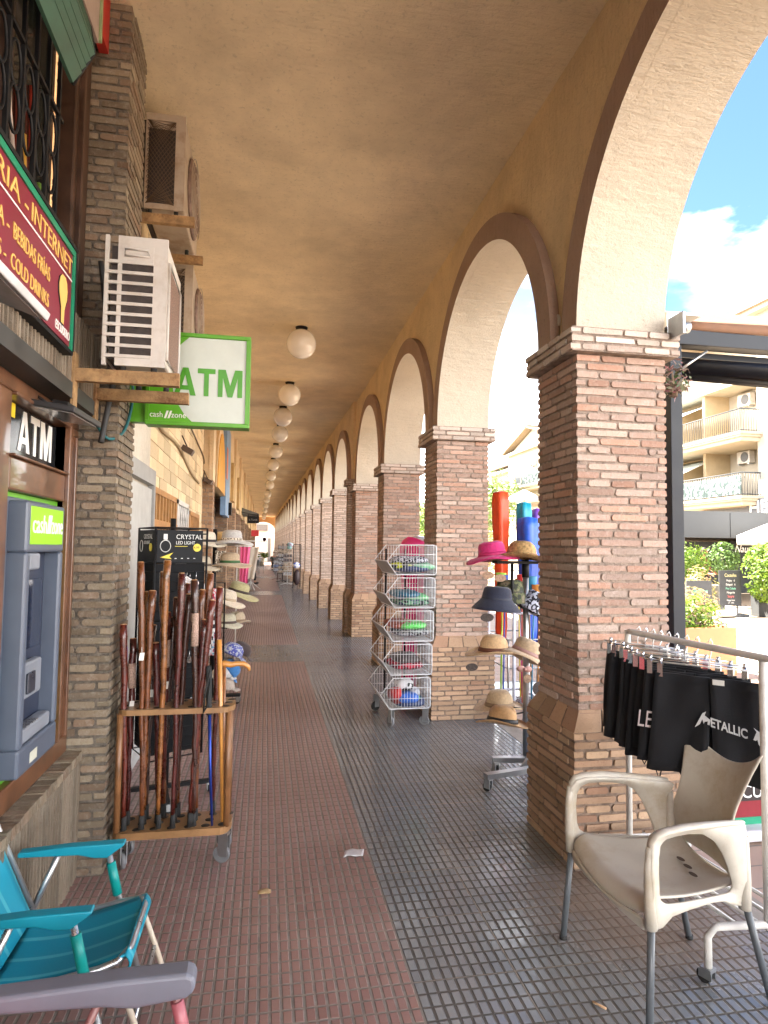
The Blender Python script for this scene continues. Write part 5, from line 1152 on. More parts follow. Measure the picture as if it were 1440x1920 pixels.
for i, ((y, x, rz, hw, kd), nm) in enumerate(zip(SP, NM)):
    xr = 1.785+(2.93-y)*.127
    lb = nm+' pair of black shorts from the pillar end of the rail' if i < 8 else 'nearest pair of black shorts, with a spiky white band logo'
    t = thing('shorts', lb, 'shorts', (xr, y, 1.1), 'black shorts on the rail')
    c, s_ = math.cos(rz), -math.sin(rz); zt = 1.105-.004*i; ht = .39+.02*(i % 3)-(.0 if i < 6 else .01)
    def P(a, z, d=0): return (xr+(x-xr)*.5+a*c+d*s_, y+a*s_-d*c, z)
    k = random.Random(i); ph = k.random()*6
    for sg in (-1, 1):
        m = MB()
        def fn(u, v, sg=sg):
            a0, a1 = (.0, hw) if sg > 0 else (-hw, .0)
            w0 = a0+(a1-a0)*u; fl = 1+.12*v; ww = w0*fl+(.012*sg*v)
            return P(ww, zt-ht*v, .012*math.sin(u*7+ph)*(.3+v)+.008*math.sin(v*5+u*9+ph))
        m.grid(fn, 10, 10); obj('trouser_leg', m, BL, t, solid=.014)
    m = MB(); m.tube([P(-hw-.015, zt+.045), P(hw+.015, zt+.045)], .0035, 6); hx = xr
    m.tube([(xr, y, 1.222), (xr+.014, y, 1.235), (xr+.02, y, 1.22), (xr+.018, y, 1.195), P(0, zt+.075), P(0, zt+.045)], .0024, 6); o_ = obj('hanger', m, CHROME if i % 2 else WHITE, t)
    for a in (-hw+.02, hw-.02):
        m = MB(); q = Vector(P(a, zt+.012)); m.obox(q, Vector((c, s_, 0))*.011, Vector((-s_, c, 0))*.016, (0, 0, .028)); m.tube([q+Vector((0, 0, .027)), q+Vector((0, 0, .05))], .008, 8); obj('clip', m, CHROME, t)
    if i in (1, 3, 6):
        m = MB(); m.tube([P(-.02, zt-ht), P(-.03, zt-ht-.06-.03*(i == 3)), P(-.01, zt-ht-.1-.05*(i == 3)), P(.01, zt-ht-.06), P(.012, zt-ht)], .004, 5); obj('drawstring', m, BL, t)
    if kd == 4:
        text('lettering', 'LED ZEP', .105, mk('red_white_print', (.5, .42, .42), .7), t, P(-.24, zt-.25, .032), (c, s_, 0), (.12*c, .12*s_, 1), .0006, .62)
    if kd == 3:
        m = MB(); m.prism([(-.08, 0), (-.02, .035), (-.03, .0)], lambda u, v, w: P(u, zt-.22+v, w), .028, .030); obj('print_mark', m, PRINT, t)
    if kd == 5:
        # spiky band logo: centre letters set in type, end letters cut as blades
        bz = zt-.19; sl = -.20
        def Q(a, z): return P(a, bz+z+a*sl, .0)
        def poly(pts, m): m.prism(pts, lambda u, v, w: P(u, bz+v+u*sl, w), .030, .032)
        text('lettering', 'ETALLIC', .052, PRINT, t, P(.003, bz-.004, .030), (c, s_, sl), (sl*.1, 0, 1), .0008, .72, off=.0012)
        m = MB(); poly([(-.056, -.028), (-.026, .040), (-.012, .052), (-.018, .034), (.004, .022), (.0, -.0), (-.008, -.0), (-.006, .014), (-.018, .008), (-.022, -.002), (-.027, .016), (-.036, -.008)], m)
        poly([(.158, .0), (.170, .036), (.160, .048), (.192, .032), (.188, .002), (.214, -.062), (.176, -.010), (.172, .006), (.167, .0)], m); obj('lettering', m, PRINT, t)
        m = MB(); m.obox(P(.035, zt-.012, .026), Vector((c, s_, 0))*.022, (0, .0008, 0), (0, 0, .011)); obj('size_tag', m, mk('paper_tag', (.75, .73, .68), .6), t)

# ------------------------------------------------------------------ white plastic armchair
t = thing('plastic_armchair', 'worn cream-white plastic armchair with grey metal legs', 'chair', (1.53, 2.3, 0))
PL = mk('worn_white_plastic', (.53, .485, .41), .38, .04, 4, .0006, 120, dirt=(.36, .27, .16), ds=5, da=.6, spec=.4)
LEGM = mk('grey_leg_metal', (.10, .11, .12), .4, .1)
YC, XF, XB = 2.268, 1.278, 1.725       # front at -X
def half(x):   # half width at a given x
    f = (x-XF)/(XB-XF); return .262-.075*max(0, f)**1.2
def CH(x, y, z):  # slight turn of the chair about its middle
    dx, dy = x-1.53, y-YC; a = .01
    return (1.53+dx*math.cos(a)-dy*math.sin(a), YC+.0+dx*math.sin(a)+dy*math.cos(a), z)
# seat
m = MB()
def seat(u, v):
    x = XF-.01+(XB-XF+.0)*u; s_ = (v-.5)*2; hw = half(x)-.012
    z = .435-.022*(1-s_*s_)-.02*math.sin(math.pi*min(1, u*1.0))+.012*abs(s_)**3
    if u < .12: q = (.12-u)/.12; z -= .055*q*q; 
    z -= .012*u
    return CH(x-(.02*(1-s_*s_) if u < .2 else 0), YC+s_*hw, z)
m.grid(seat, 24, 20)
# front apron and side aprons
m.grid(lambda u, v: CH(XF-.01-.02*(1-(2*u-1)**2)+.004*v, YC+(2*u-1)*(half(XF)-.012), .38-.022*(1-(2*u-1)**2)-.045*v+.03*v*(1-(2*u-1)**2)), 20, 4)
obj('seat', m, PL, t, solid=.012, sub=1)
m = MB()
for dx, dy in ((-.02, -.05), (.0, 0), (.012, .05)):
    p = CH(1.60+dx, YC+dy*1.15-.02, .408+.004); m.lathe([(.021, 0), (.0001, .0005)], p, 16, lambda q, a: (q.x*.55, q.y, q.z), False)
obj('drain_hole', m, mk('hole_brown', (.09, .06, .04), .8), t)
# back
m = MB()
ZB0, ZB1 = .415, .845
def back(u, v):
    s_ = 2*u-1; z = ZB0+(ZB1-ZB0)*v
    hw = .185-.035*math.sin(math.pi*min(1, v*1.7)) if v < .59 else .152+.105*((v-.59)/.41)**1.35
    hw = .218-.055*math.sin(math.pi*min(.5, v*.9)/1)-.013*v + (.068*max(0, (v-.4)/.6)**1.5)
    if v > .6: z -= .075*((v-.6)/.4)*(1-abs(s_)**1.7)
    x = XB-.012+.115*v**1.25-.04*(s_*s_)*(1-.3*v)+.02
    z += .02*max(0, v-.6)*abs(s_)**4*5*.4
    return CH(x, YC+s_*hw+.07-.008*v, z)
m.grid(back, 24, 20); obj('backrest', m, PL, t, solid=.012, sub=1)
# side panels with armrest and opening
def side(sg):
    m = MB(); n = 48
    O = [(0, .345), (-.012, .45), (-.018, .56), (-.012, .625), (.012, .652), (.06, .664), (.16, .667), (.28, .662), (.40, .652), (.50, .645), (.518, .63), (.50, .60), (.50, .50), (.505, .42), (.515, .36), (.49, .345), (.455, .36), (.40, .395), (.30, .405), (.18, .398), (.08, .385), (.045, .35)]
    I = [(.030, .47), (.026, .54), (.030, .59), (.045, .622), (.075, .636), (.13, .640), (.20, .640), (.27, .632), (.325, .605), (.365, .56), (.395, .505), (.42, .45), (.425, .425), (.39, .418), (.28, .420), (.15, .424), (.07, .43), (.04, .445)]
    def resample(P, n, start):
        L_ = []; tot = 0; k = len(P)
        for i in range(k): a, b = Vector(P[i]), Vector(P[(i+1) % k]); L_.append((tot, (b-a).length)); tot += (b-a).length
        out = []
        for j in range(n):
            d = tot*j/n
            for i, (s0, l) in enumerate(L_):
                if s0 <= d <= s0+l+1e-9: out.append(Vector(P[i]).lerp(Vector(P[(i+1) % k]), (d-s0)/l)); break
        return out
    # sample both loops by angle about a shared centre for a clean ring
    c = Vector((.20, .53))
    def byang(P, n):
        Q = resample(P, 600, 0); res = []
        for j in range(n):
            a = 2*math.pi*j/n; d = Vector((math.cos(a), math.sin(a)))
            res.append(max(Q, key=lambda q: (q-c).normalized().dot(d)))
        return res
    A, B = byang(O, n*2), byang(I, n*2); n2 = n*2; th = .0085
    def P3(q, off, rim=0):
        x = XF+q.x*.82; hw = half(x)+.004-.012*max(0, (q.y-.6)/.06); lean = .018*math.sin(math.pi*min(1, max(0, (q.y-.35)/.35)))
        return CH(x, YC+sg*(hw+lean+off), q.y)
    rows = []
    for f, off in ((0, -.5), (.12, -1.15), (.5, -.8), (1, -.5), (1, .5), (.5, .8), (.12, 1.6), (0, .5)):
        rows.append([m.v(P3(A[j].lerp(B[j], f), off*th*(1.6 if (A[j].y > .6 and f < .5) else 1))) for j in range(n2)])
    k = len(rows)
    for i in range(k):
        for j in range(n2): m.f([rows[i][j], rows[i][(j+1) % n2], rows[(i+1) % k][(j+1) % n2], rows[(i+1) % k][j]], True)
    # flattened top rail of the armrest
    def rail(q, z): x = XF+q*.82; return CH(x, YC+sg*(half(x)+.004+.012), z)
    rp = [rail(a, b) for a, b in ((-.006, .60), (.0, .635), (.022, .655), (.07, .664), (.16, .667), (.28, .662), (.40, .655), (.49, .648))]
    m.tube(rp, [.010, .015, .018, .020, .021, .020, .017, .012], 12, sy=.6)
    m.tube([rail(-.004, .36), rail(-.012, .45), rail(-.014, .55), rail(-.006, .62)], [.020, .018, .015, .013], 10)
    m.tube([rail(.495, .35), rail(.50, .45), rail(.50, .60)], [.021, .02, .014], 10)
    return m
for sg in (-1, 1): obj('armrest', side(sg), PL, t)
for sg, x0, x1, s2 in ((-1, -.002, -.022, .012), (1, -.002, -.03, .02), (-1, .41, .515, .0), (1, .41, .49, .0)):
    a = CH(XF+x0, YC+sg*(half(XF+x0)+.014), .37); b = CH(XF+x1, YC+sg*(half(XF+x0)+.014+s2), .0)
    m = MB(); m.tube([a, b], .0125, 12); obj('leg', m, LEGM, t)
    m = MB(); m.tube([Vector(b)+Vector((0, 0, .0)), Vector(b)+Vector((0, 0, .015))], .015, 12); obj('leg_tip', m, RUBBER, t)

# small litter
m = MB(); m.grid(lambda u, v: (.43+.1*u+.02*v, 3.385+.075*v+.01*math.sin(u*4), .004+.005*math.sin(u*5+v*3)**2), 8, 5); tag(obj('paper_scrap', m, mk('scrap', (.62, .60, .62), .7), solid=.001), 'crumpled white paper scrap on the red tiles', 'paper')
m = MB(); m.tube([(1.175, 2.19, .006), (1.205, 2.15, .006)], .004, 8); tag(obj('cigarette_butt', m, mk('butt', (.55, .35, .2), .7)), 'cigarette butt on the grey tiles near the armchair', 'cigarette butt')
m = MB(); m.grid(lambda u, v: (.0+.06*u, 3.10+.03*v, .004+.01*math.sin(u*3)*v), 5, 3); tag(obj('dry_leaf', m, mk('leafdry', (.36, .24, .12), .8), solid=.001), 'dry curled leaf on the red tiles left of the paper', 'leaf')
# rain shop sign board outside behind the armchair
t = thing('pavement_sign', 'maroon and green pavement board with orange emblem behind the armchair', 'sign', (2.85, 3.3, 0))
m = MB(); m.box(2.55, 3.15, 3.3, 3.34, .10, .56); obj('board', m, mk('maroon_board', (.20, .012, .02), .35), t)
m = MB(); m.box(2.55, 3.15, 3.296, 3.342, .06, .10); obj('green_band', m, gm, t)
m = MB(); m.box(2.55, 3.15, 3.297, 3.2995, .19, .30); m.box(2.70, 3.15, 3.297, 3.2995, .36, .56); obj('dark_band', m, mk('near_black', (.02, .012, .012), .4), t)
text('lettering', 'ESCUDERO', .105, WH, t, (2.60, 3.2955, .208), (1, 0, 0), (0, 0, 1), .001, .92)
m = MB(); m.box(2.745, 2.95, 3.292, 3.296, .385, .55, 0, .001); obj('emblem', m, mk('orange_emblem', (.60, .25, .02), .45), t)
m = MB(); m.box(2.52, 3.2, 3.2, 3.5, 0, .06, 0, .02); obj('base', m, mk('white_base', (.6, .6, .62), .4), t)
# ================================================================== OUTSIDE ON THE RIGHT
def leaf_cloud(m, c, rad, n, size, rng, shell=.35, tipz=0):
    c = Vector(c); rad = Vector(rad)
    cl = [Vector((rng.gauss(0, 1), rng.gauss(0, 1), rng.gauss(0, 1))).normalized()*rng.uniform(.55, 1) for _ in range(26)]
    for i in range(n):
        k = rng.choice(cl); d = (k+Vector((rng.gauss(0, 1), rng.gauss(0, 1), rng.gauss(0, 1)))*.26)
        if d.length > 1.12: d *= 1.12/d.length
        if d.length < shell: continue
        p = c+Vector((d.x*rad.x, d.y*rad.y, d.z*rad.z))
        a = Vector((rng.gauss(0, 1), rng.gauss(0, 1), rng.gauss(0, .7))).normalized(); nrm = (d.normalized()+Vector((rng.gauss(0, .6), rng.gauss(0, .6), .5+rng.gauss(0, .5)))).normalized()
        b = nrm.cross(a)
        if b.length < .1: continue
        b.normalize(); a = b.cross(nrm); s = size*rng.uniform(.6, 1.3)
        m.tint = (rng.random(), .5, 0, 1)
        m.f([m.v(p-a*s), m.v(p-b*s*.42), m.v(p+a*s), m.v(p+b*s*.42)])
    m.tint = None
def leaf_mat(name, lo, hi):
    m, N, L, B = nodes(name); a = N.new('ShaderNodeAttribute'); a.attribute_name = 'tint'; s = N.new('ShaderNodeSeparateColor'); L.new(a.outputs['Color'], s.inputs[0])
    c = ramp_(N, L, s.outputs[0], [(0, lo), (1, hi)]); L.new(c, B.inputs['Base Color']); B.inputs['Roughness'].default_value = .5
    tr = N.new('ShaderNodeBsdfTranslucent'); L.new(c, tr.inputs[0]); ms = N.new('ShaderNodeMixShader'); ms.inputs[0].default_value = .35
    o = N['Material Output']; L.new(B.outputs[0], ms.inputs[1]); L.new(tr.outputs[0], ms.inputs[2]); L.new(ms.outputs[0], o.inputs[0]); return m
LEAFY = leaf_mat('lime_leaves', (.05, .11, .01), (.17, .26, .02)); LEAFG = leaf_mat('green_leaves', (.04, .09, .02), (.12, .2, .04)); LEAFP = leaf_mat('pinkish_leaves', (.2, .22, .05), (.45, .3, .2))
BARK = mk('bark', (.14, .10, .07), .9, .3, 20, .004, 50)
def plant(name, label, c, rad, n, size, mt, seed, stem=.5, cat='shrub', pot=None, group=None, shell=.35):
    t = thing(name, label, cat, (c[0], c[1], 0), group); rng = random.Random(seed)
    m = MB(); leaf_cloud(m, c, rad, n, size, rng, shell); obj('crown', m, mt, t, recalc=False)
    m = MB(); z0 = max(0, c[2]-rad[2]-stem)
    m.tube([(c[0], c[1], z0), (c[0]+.02, c[1], c[2]-rad[2]*.4), (c[0], c[1], c[2])], [.035, .03, .012], 7)
    for k in range(6): a = k*1.05; m.tube([(c[0], c[1], c[2]-rad[2]*.5), (c[0]+rad[0]*.6*math.cos(a), c[1]+rad[1]*.6*math.sin(a), c[2]+rad[2]*.35*math.sin(k*2.1))], [.016, .005], 5)
    obj('trunk', m, BARK, t); return t
# pergola next to the nearest pillar
t = thing('pergola', 'black steel pergola with rusty-orange canvas roof beside the nearest pillar', 'pergola', (3.4, 4.87, 0))
PB_ = mk('black_blue_steel', (.007, .009, .014), .5, .2, 8, spec=.3)
m = MB(); m.box(3.335, 3.445, 4.82, 4.93, 0, 3.36, 0, .004); obj('post', m, PB_, t)
m = MB(); m.box(7.6, 7.7, 4.82, 4.93, 0, 3.34, 0, .004); obj('post', m, PB_, t)
m = MB(); m.box(3.30, 7.8, 4.80, 4.94, 3.362, 3.49, 0, .006); m.box(3.30, 7.8, 4.98, 5.05, 3.31, 3.36); obj('beam', m, PB_, t)
m = MB(); m.tube([(3.45, 5.0, 3.24), (6, 4.2, 2.98)], .07, 4); m.tube([(3.45, 5.6, 3.36), (6.5, 5.5, 3.24)], .05, 4); obj('awning_arm', m, PB_, t)
m = MB(); m.tube([(3.46, 4.86, 3.16), (3.72, 4.86, 3.34)], .012, 5); m.box(3.28, 3.46, 4.78, 4.95, 3.49, 3.63, 0, .008); obj('bracket', m, GALV, t)
m = MB(); m.grid(lambda u, v: (3.42+4.4*u, 4.84-.02+3.0*v, 3.56+.12*u+1.3*v), 16, 10)
m.grid(lambda u, v: (3.42+4.4*u, 4.815, 3.495+(.07+.12*u)*v), 16, 2); obj('canvas', m, mk('rust_orange_canvas', (.14, .068, .035), .8, .1, 4, .002, 80), t, solid=.006)
t = thing('awning_motor', 'grey metal awning bracket bolted to the outer wall above the capital', 'bracket', (2.16, 3.0, 2.85))
m = MB(); m.box(2.131, 2.15, 2.97, 3.10, 2.75, 2.87, 0, .004); m.box(2.15, 2.25, 2.98, 3.09, 2.85, 2.868, 0, .003); m.tube([(2.15, 3.02, 2.80), (2.20, 3.02, 2.80)], .03, 14); obj('plate', m, GALV, t)
t = plant('hanging_plant', 'small plant with pink flowers hanging at the pergola post', (3.30, 4.74, 3.04), (.13, .1, .15), 220, .03, leaf_mat('flower_leaves', (.04, .12, .03), (.35, .16, .18)), 4, 0, 'plant')

# apartment buildings across the street
FAC = mk('cream_facade', (.37, .33, .265), .85, .06, 2, .003, 40); FAC2 = mk('ochre_balcony_back', (.36, .28, .17), .85, .08, 2); SLAB = mk('balcony_slab', (.38, .32, .235), .8, .06)
RAIL = mk('dark_rail', (.03, .035, .04), .5); SHUT = mk('grey_shutter', (.25, .27, .28), .5, .1); ROOF = mk('tile_roof', (.26, .20, .14), .8, .25, 14, .02, 12)
def ac_small(parent_label, x, y, z):
    t = thing('air_conditioner', parent_label, 'air conditioner', (x, y, z), 'air conditioners on the facades')
    m = MB(); m.box(x-.3, x, y-.42, y+.42, z, z+.58, 0, .02); obj('casing', m, ACM, t)
    m = MB(); m.tube([(x-.305, y-.1, z+.29), (x-.33, y-.1, z+.29)], .24, 20); obj('fan_grille', m, mk('dark_grille', (.1, .1, .1), .5), t)
    m = MB(); m.box(x-.3, x, y-.35, y-.3, z-.08, z-.01); m.box(x-.3, x, y+.3, y+.35, z-.08, z-.01); obj('wall_bracket', m, GALV, t)
def balcony(t, x0, x1, ya, yb, z, screen=False):
    m = MB(); m.box(x0-.12, x1, ya-.1, yb+.1, z-.16, z); m.box(x0-.2, x1, ya-.18, yb+.18, z-.06, z+.06); m.box(x0, x1, ya, yb, z-.34, z-.16); sl = obj('balcony', m, SLAB, t)
    m = MB(); y = ya
    while y <= yb: m.tube([(x0, y, z+.06), (x0, y, z+1.08)], .014, 4); y += .13
    x = x0
    while x < x1: m.tube([(x, ya, z+.06), (x, ya, z+1.08)], .014, 4); x += .13
    m.tube([(x1, ya, z+1.1), (x0, ya, z+1.1), (x0, yb, z+1.1), (x1, yb, z+1.1)], .03, 4); m.tube([(x1, ya, z+.14), (x0, ya, z+.14), (x0, yb, z+.14)], .02, 4); obj('railing', m, RAIL, sl)
    if screen: m = MB(); m.box(x0+.03, x0+.05, ya+.1, yb-1.2, z+.15, z+1.0); obj('screen', m, blotch('leaf_screen', [(.05, .08, .08), (.3, .35, .33), (.08, .1, .1)], 5), sl)
def window(t, x, ya, yb, za, zb, shut=.6):
    m = MB(); m.box(x-.06, x-.0, ya-.08, yb+.08, za-.14, za-.0); m.box(x-.05, x+.01, ya-.07, ya, za, zb+.1); m.box(x-.05, x+.01, yb, yb+.07, za, zb+.1); m.box(x-.05, x+.01, ya, yb, zb, zb+.1); f = obj('window', m, SLAB, t)
    m = MB(); m.box(x-.02, x+.0, ya, yb, za, zb); obj('pane', m, GLASSD, f)
    m = MB(); n = 12
    for i in range(n): z = zb-(zb-za)*shut*i/n; m.box(x-.035, x-.022, ya+.02, yb-.02, z-(zb-za)*shut/n*.85, z)
    obj('shutter', m, SHUT, f)
t = thing('apartment_building', 'cream three-storey apartment block with balconies across the street at right', 'building', (22, 25, 0))
m = MB(); XF2 = 21.5
m.box(XF2, 30, 14, 24.9, 0, 12.6); m.box(XF2+1.6, 30, 24.9, 34, 0, 12.6); m.box(XF2, 30, 34, 38, 0, 12.6)
m.box(XF2, XF2+1.598, 24.9, 34, 9.5, 9.8); m.box(XF2-.4, XF2-.0, 14, 38, 12.3, 12.6); obj('wall', m, FAC, t)
m = MB(); m.box(XF2+.2, XF2+1.59, 28.6, 28.8, 0, 9.5); m.box(XF2+1.5, XF2+1.598, 28.82, 33.98, 3.8, 9.49); obj('balcony_partition', m, FAC2, t)
for z, scn in ((4.05, True), (6.90, False)): balcony(t, 20.55, XF2+1.58, 24.75, 33.6, z, scn)
for (a, b, za, zb) in ((22.3, 23.9, 5.0, 6.5), (22.3, 23.9, 8.1, 9.7), (17.5, 19, 5.0, 6.5), (17.5, 19, 8.1, 9.7), (19.8, 21.2, 8.1, 9.7)): window(t, XF2, a, b, za, zb)
for za in (4.1, 6.96):
    m = MB(); m.box(XF2+1.55, XF2+1.598, 25.2, 26.1, za, za+2.2); obj('balcony_door', m, GLASSD, t)
m = MB(); m.prism([(20.9, 12.5), (30.5, 12.5), (26, 14.2)], lambda u, v, w: (u, w, v), 13.6, 38.4); obj('roof', m, ROOF, t)
ac_small('air conditioner on the upper balcony of the cream block', XF2+1.55, 27.2, 8.75); ac_small('air conditioner on the lower balcony of the cream block', XF2+1.55, 27.3, 5.95)
AWN = stripes('green_striped_awning', (.55, .55, .5), (.05, .25, .24), 4.0, 1)
for z, nm in ((9.35, 'upper'), (6.45, 'lower')):
    m = MB(); m.grid(lambda u, v: (XF2+1.2-2.1*v, 28.9+3.6*u, z-.9*v), 8, 4); m.grid(lambda u, v: (XF2-.9, 28.9+3.6*u, z-.9-.25*v-.04*abs(math.sin(u*25))), 30, 1)
    tag(obj('awning', m, AWN, solid=.02), nm+' green and white striped awning over a balcony', 'awning', 'striped balcony awnings')
t = thing('shop_sign', 'dark grey shop sign with large white letters on the cream block', 'sign', (21.4, 24, 3.6))
m = MB(); m.box(21.25, 21.49, 17, 25.35, 3.25, 4.0); m.box(21.3, 21.49, 25.35, 28.55, 2.9, 3.66); obj('board', m, mk('slate_board', (.09, .10, .12), .6), t)
text('lettering', 'HELADERIA', .92, WH, t, (21.24, 25.2, 3.30), (0, -1, 0), (0, 0, 1), .02, 1.0)
# farther building
t = thing('apartment_building', 'cream house with tiled roof and balcony seen between the two nearest pillars', 'building', (22, 50, 0))
m = MB(); m.box(21, 30, 44, 51.2, 0, 9.9); m.box(21.0, 30, 51.2, 53.5, 0, 9.9); m.box(22.5, 30, 53.5, 62, 0, 9.2); m.prism([(44, 9.9), (53.5, 9.9), (48.2, 11.4)], lambda u, v, w: (w, u, v), 21.02, 29.9); obj('wall', m, mk('cream_facade_far', (.38, .335, .27), .85, .06, 2), t)
m = MB()
for s_ in (-1, 1):
    m.obox((25.4, 48.3+s_*2.55, 10.72+.1), (5.0, 0, 0), (0, 2.85, -s_*.80*1), (0, .02, .06))
m.obox((26, 57.6, 10.0), (4.2, 0, .5), (0, 4.6, 0), (0, 0, .09))
obj('roof', m, ROOF, t)
m = MB(); m.box(20.6, 21.0, 43.8, 53.6, 9.75, 9.98); m.box(21.9, 22.5, 53.6, 62, 8.9, 9.15); obj('eaves', m, SLAB, t)
balcony(t, 20.2, 21.0, 45, 49.9, 6.7, True); balcony(t, 20.4, 21.0, 45, 49.6, 3.6)
window(t, 21, 51.0-.3, 51.9, 7.25, 8.55, .5); window(t, 21, 50.9, 51.7, 3.5, 4.9, .2); window(t, 22.5, 54.3, 56.2, 6.2, 8.4, 0)
m = MB(); m.box(20.93, 20.999, 46.2, 48.4, 3.6, 5.9); obj('brown_door', m, mk('brown_shutter', (.30, .19, .09), .6), t)
ac_small('air conditioner on the far cream house', 20.98, 47.9, 8.4)
m = MB(); m.lathe([(.28, 0), (.22, .2), (.0001, .9)], (20.6, 55.3, 5.6), 12); m.tube([(20.6, 55.3, 0), (20.6, 55.3, 5.6)], .06, 6)
tag(obj('street_lamp', m, mk('dark_slate', (.08, .08, .09), .5)), 'street lamp with dark conical cap in front of the far house', 'street lamp')
t = thing('apartment_building', 'pale building row closing the street far beyond the pillars', 'building', (16, 90, 0))
m = MB(); m.box(6, 30, 84, 94, 0, 7.5); m.box(21, 34, 63, 83.9, 0, 7); obj('wall', m, FAC, t)
for k in range(5): 
    m = MB(); m.box(7.5+3*k, 8.7+3*k, 83.93, 83.99, 4.2, 5.8); obj('window', m, GLASSD, t)
plant('tree', 'feathery pale green tree in front of the far cream house', (17.5, 49, 5.2), (2.4, 2.2, 2.9), 5200, .16, leaf_mat('willow_leaves', (.13, .22, .06), (.34, .42, .16)), 9, 2.2, 'tree', shell=.1)
plant('tree', 'low bushy tree near the far street end', (11.5, 44, 3.0), (1.6, 1.6, 2.0), 2600, .13, LEAFY, 19, 1.5, 'tree', shell=.1)
plant('tree', 'yellow-green tree showing between the second and third pillars', (9.4, 33, 2.6), (1.5, 1.5, 2.2), 2600, .12, LEAFY, 29, 1.0, 'tree', shell=.1)
plant('shrub', 'pinkish dry shrub behind the orange closed parasol', (9.6, 27, 1.3), (.9, .9, 1.4), 1500, .07, LEAFP, 39, .5, 'shrub', shell=.1)
def parasol(label, x, y, z, r, h=.35, val=.2, name='parasol'):
    t = thing(name, label, 'parasol', (x, y, 0), 'white terrace parasols')
    m = MB(); m.lathe([(r, z), (r*.5, z+h*.55), (.03, z+h)], (x, y, 0), 8, cap=False); m.lathe([(r*1.0, z-val), (r, z)], (x, y, 0), 8, cap=False); obj('canopy', m, mk('white_canvas', (.72, .70, .66), .8, .03), t, solid=.02)
    m = MB(); m.tube([(x, y, 0), (x, y, z+h)], .03, 8); obj('pole', m, GALV, t)
parasol('white parasol seen past the closed orange and teal ones', 12.6, 30, 4.1, .95, .5, .05)
parasol('large white terrace parasol at the right edge', 15.5, 16.2, 2.12, 1.75, .7, .28)
m = MB()
for k in range(6): m.box(9+.0*k, 20.9, 62.0, 62.05, .2+.6*k, .7+.6*k)
tag(obj('street_wall', m, mk('pale_panels', (.62, .54, .42), .7, .1, 1)), 'pale wall closing the street behind the beach goods', 'wall')

# restaurant terrace
SLATE = mk('slate_grey_canvas', (.045, .048, .052), .7, .08, 3)
t = thing('terrace_canopy', 'dark grey restaurant terrace canopy with striped awning underneath', 'canopy', (15, 18.5, 0))
m = MB()
for k in range(5): m.box(12.78+1.72*k, 14.48+1.72*k, 18, 18.06, 2.06, 2.90, 0, .01)
m.box(12.78, 21.2, 18.07, 22.5, 2.8, 2.88); m.box(12.78, 12.84, 18.07, 22.5, 2.06, 2.79); obj('fascia', m, SLATE, t)
for x in (12.85, 16.3, 20): m = MB(); m.box(x, x+.1, 18.1, 18.2, 0, 2.79); obj('post', m, SLATE, t)
m = MB(); m.grid(lambda u, v: (13.0+3.9*u, 20.4-1.6*v, 2.28-.5*v*.7), 8, 4); obj('striped_awning', m, stripes('brown_cream_awning', (.6, .42, .3), (.04, .03, .03), 4.2, 0), t, solid=.02)
m = MB(); m.box(13, 16.9, 18.75, 18.8, 1.86, 1.95); obj('front_bar', m, BLACK, t)
t = thing('restaurant', 'dark restaurant front with cream panel and folding grille', 'shop front', (15, 22.6, 0))
m = MB(); m.box(12.8, 14.6, 22.5, 22.6, 0, 2.78); m.box(15.4, 21.4, 22.5, 22.6, 0, 2.78); obj('dark_front', m, mk('slate_front', (.05, .055, .06), .6), t)
m = MB(); m.box(14.62, 15.38, 22.5, 22.6, 0, 2.78); obj('cream_panel', m, mk('cream_panel', (.62, .48, .36), .7), t)
m = MB()
for k in range(14): m.box(12.95+.13*k, 13.0+.13*k, 21.9, 21.94, .3, 2.0)
obj('folding_grille', m, mk('grille_grey', (.3, .3, .3), .5), t)
t = thing('restaurant_sign', 'black board with white handwritten name beside the terrace', 'sign', (15.8, 18.7, 1.9))
m = MB(); m.box(14.95, 16.6, 18.6, 18.64, 1.45, 1.98); obj('board', m, BLACK, t)
text('lettering', 'Nautica', .34, WH, t, (15.1, 18.595, 1.62), (1, 0, 0), (0, 0, 1), .004, .85, shear=.35); text('lettering', 'Bar', .24, WH, t, (15.95, 18.595, 1.47), (1, 0, 0), (0, 0, 1), .004, .9, shear=.35)
def chalkboard(label, x0, x1, y, z0, z1, lines, group='chalkboards on the terrace'):
    t = thing('chalkboard', label, 'chalkboard', ((x0+x1)/2, y, 0), group)
    m = MB(); m.box(x0, x1, y, y+.04, z0, z1, 0, .008); obj('board', m, mk('chalk_black', (.035, .037, .04), .7, .2, 5), t)
    m = MB(); m.box(x0+.1, x0+.13, y+.01, y+.04, 0, z0); m.box(x1-.13, x1-.1, y+.01, y+.04, 0, z0); m.box(x0-.05, x1+.05, y-.2, y+.25, 0, .05); obj('stand', m, SLATE, t)
    for s_, z, sz, c in lines: text('lettering', s_, sz, mk('chalk_'+c, {'w': (.6, .6, .58), 'g': (.2, .5, .35), 'r': (.6, .15, .15), 'y': (.6, .55, .3)}[c], .8), t, ((x0+x1)/2, y-.006, z), (1, 0, 0), (0, 0, 1), .002, .8, center=True)
chalkboard('tall chalkboard headed Cocteles with a cocktail list', 11.33, 11.96, 14.5, .26, 1.15, [('Cocteles', .99, .12, 'y'), ('Mojito   6', .87, .075, 'w'), ('Daiquiri   6', .77, .075, 'w'), ('Pina Colada', .67, .075, 'g'), ('Margarita', .57, .075, 'w'), ('Sangria', .47, .08, 'r'), ('Happy hour', .38, .06, 'w'), ('17 - 19 h', .31, .06, 'w')])
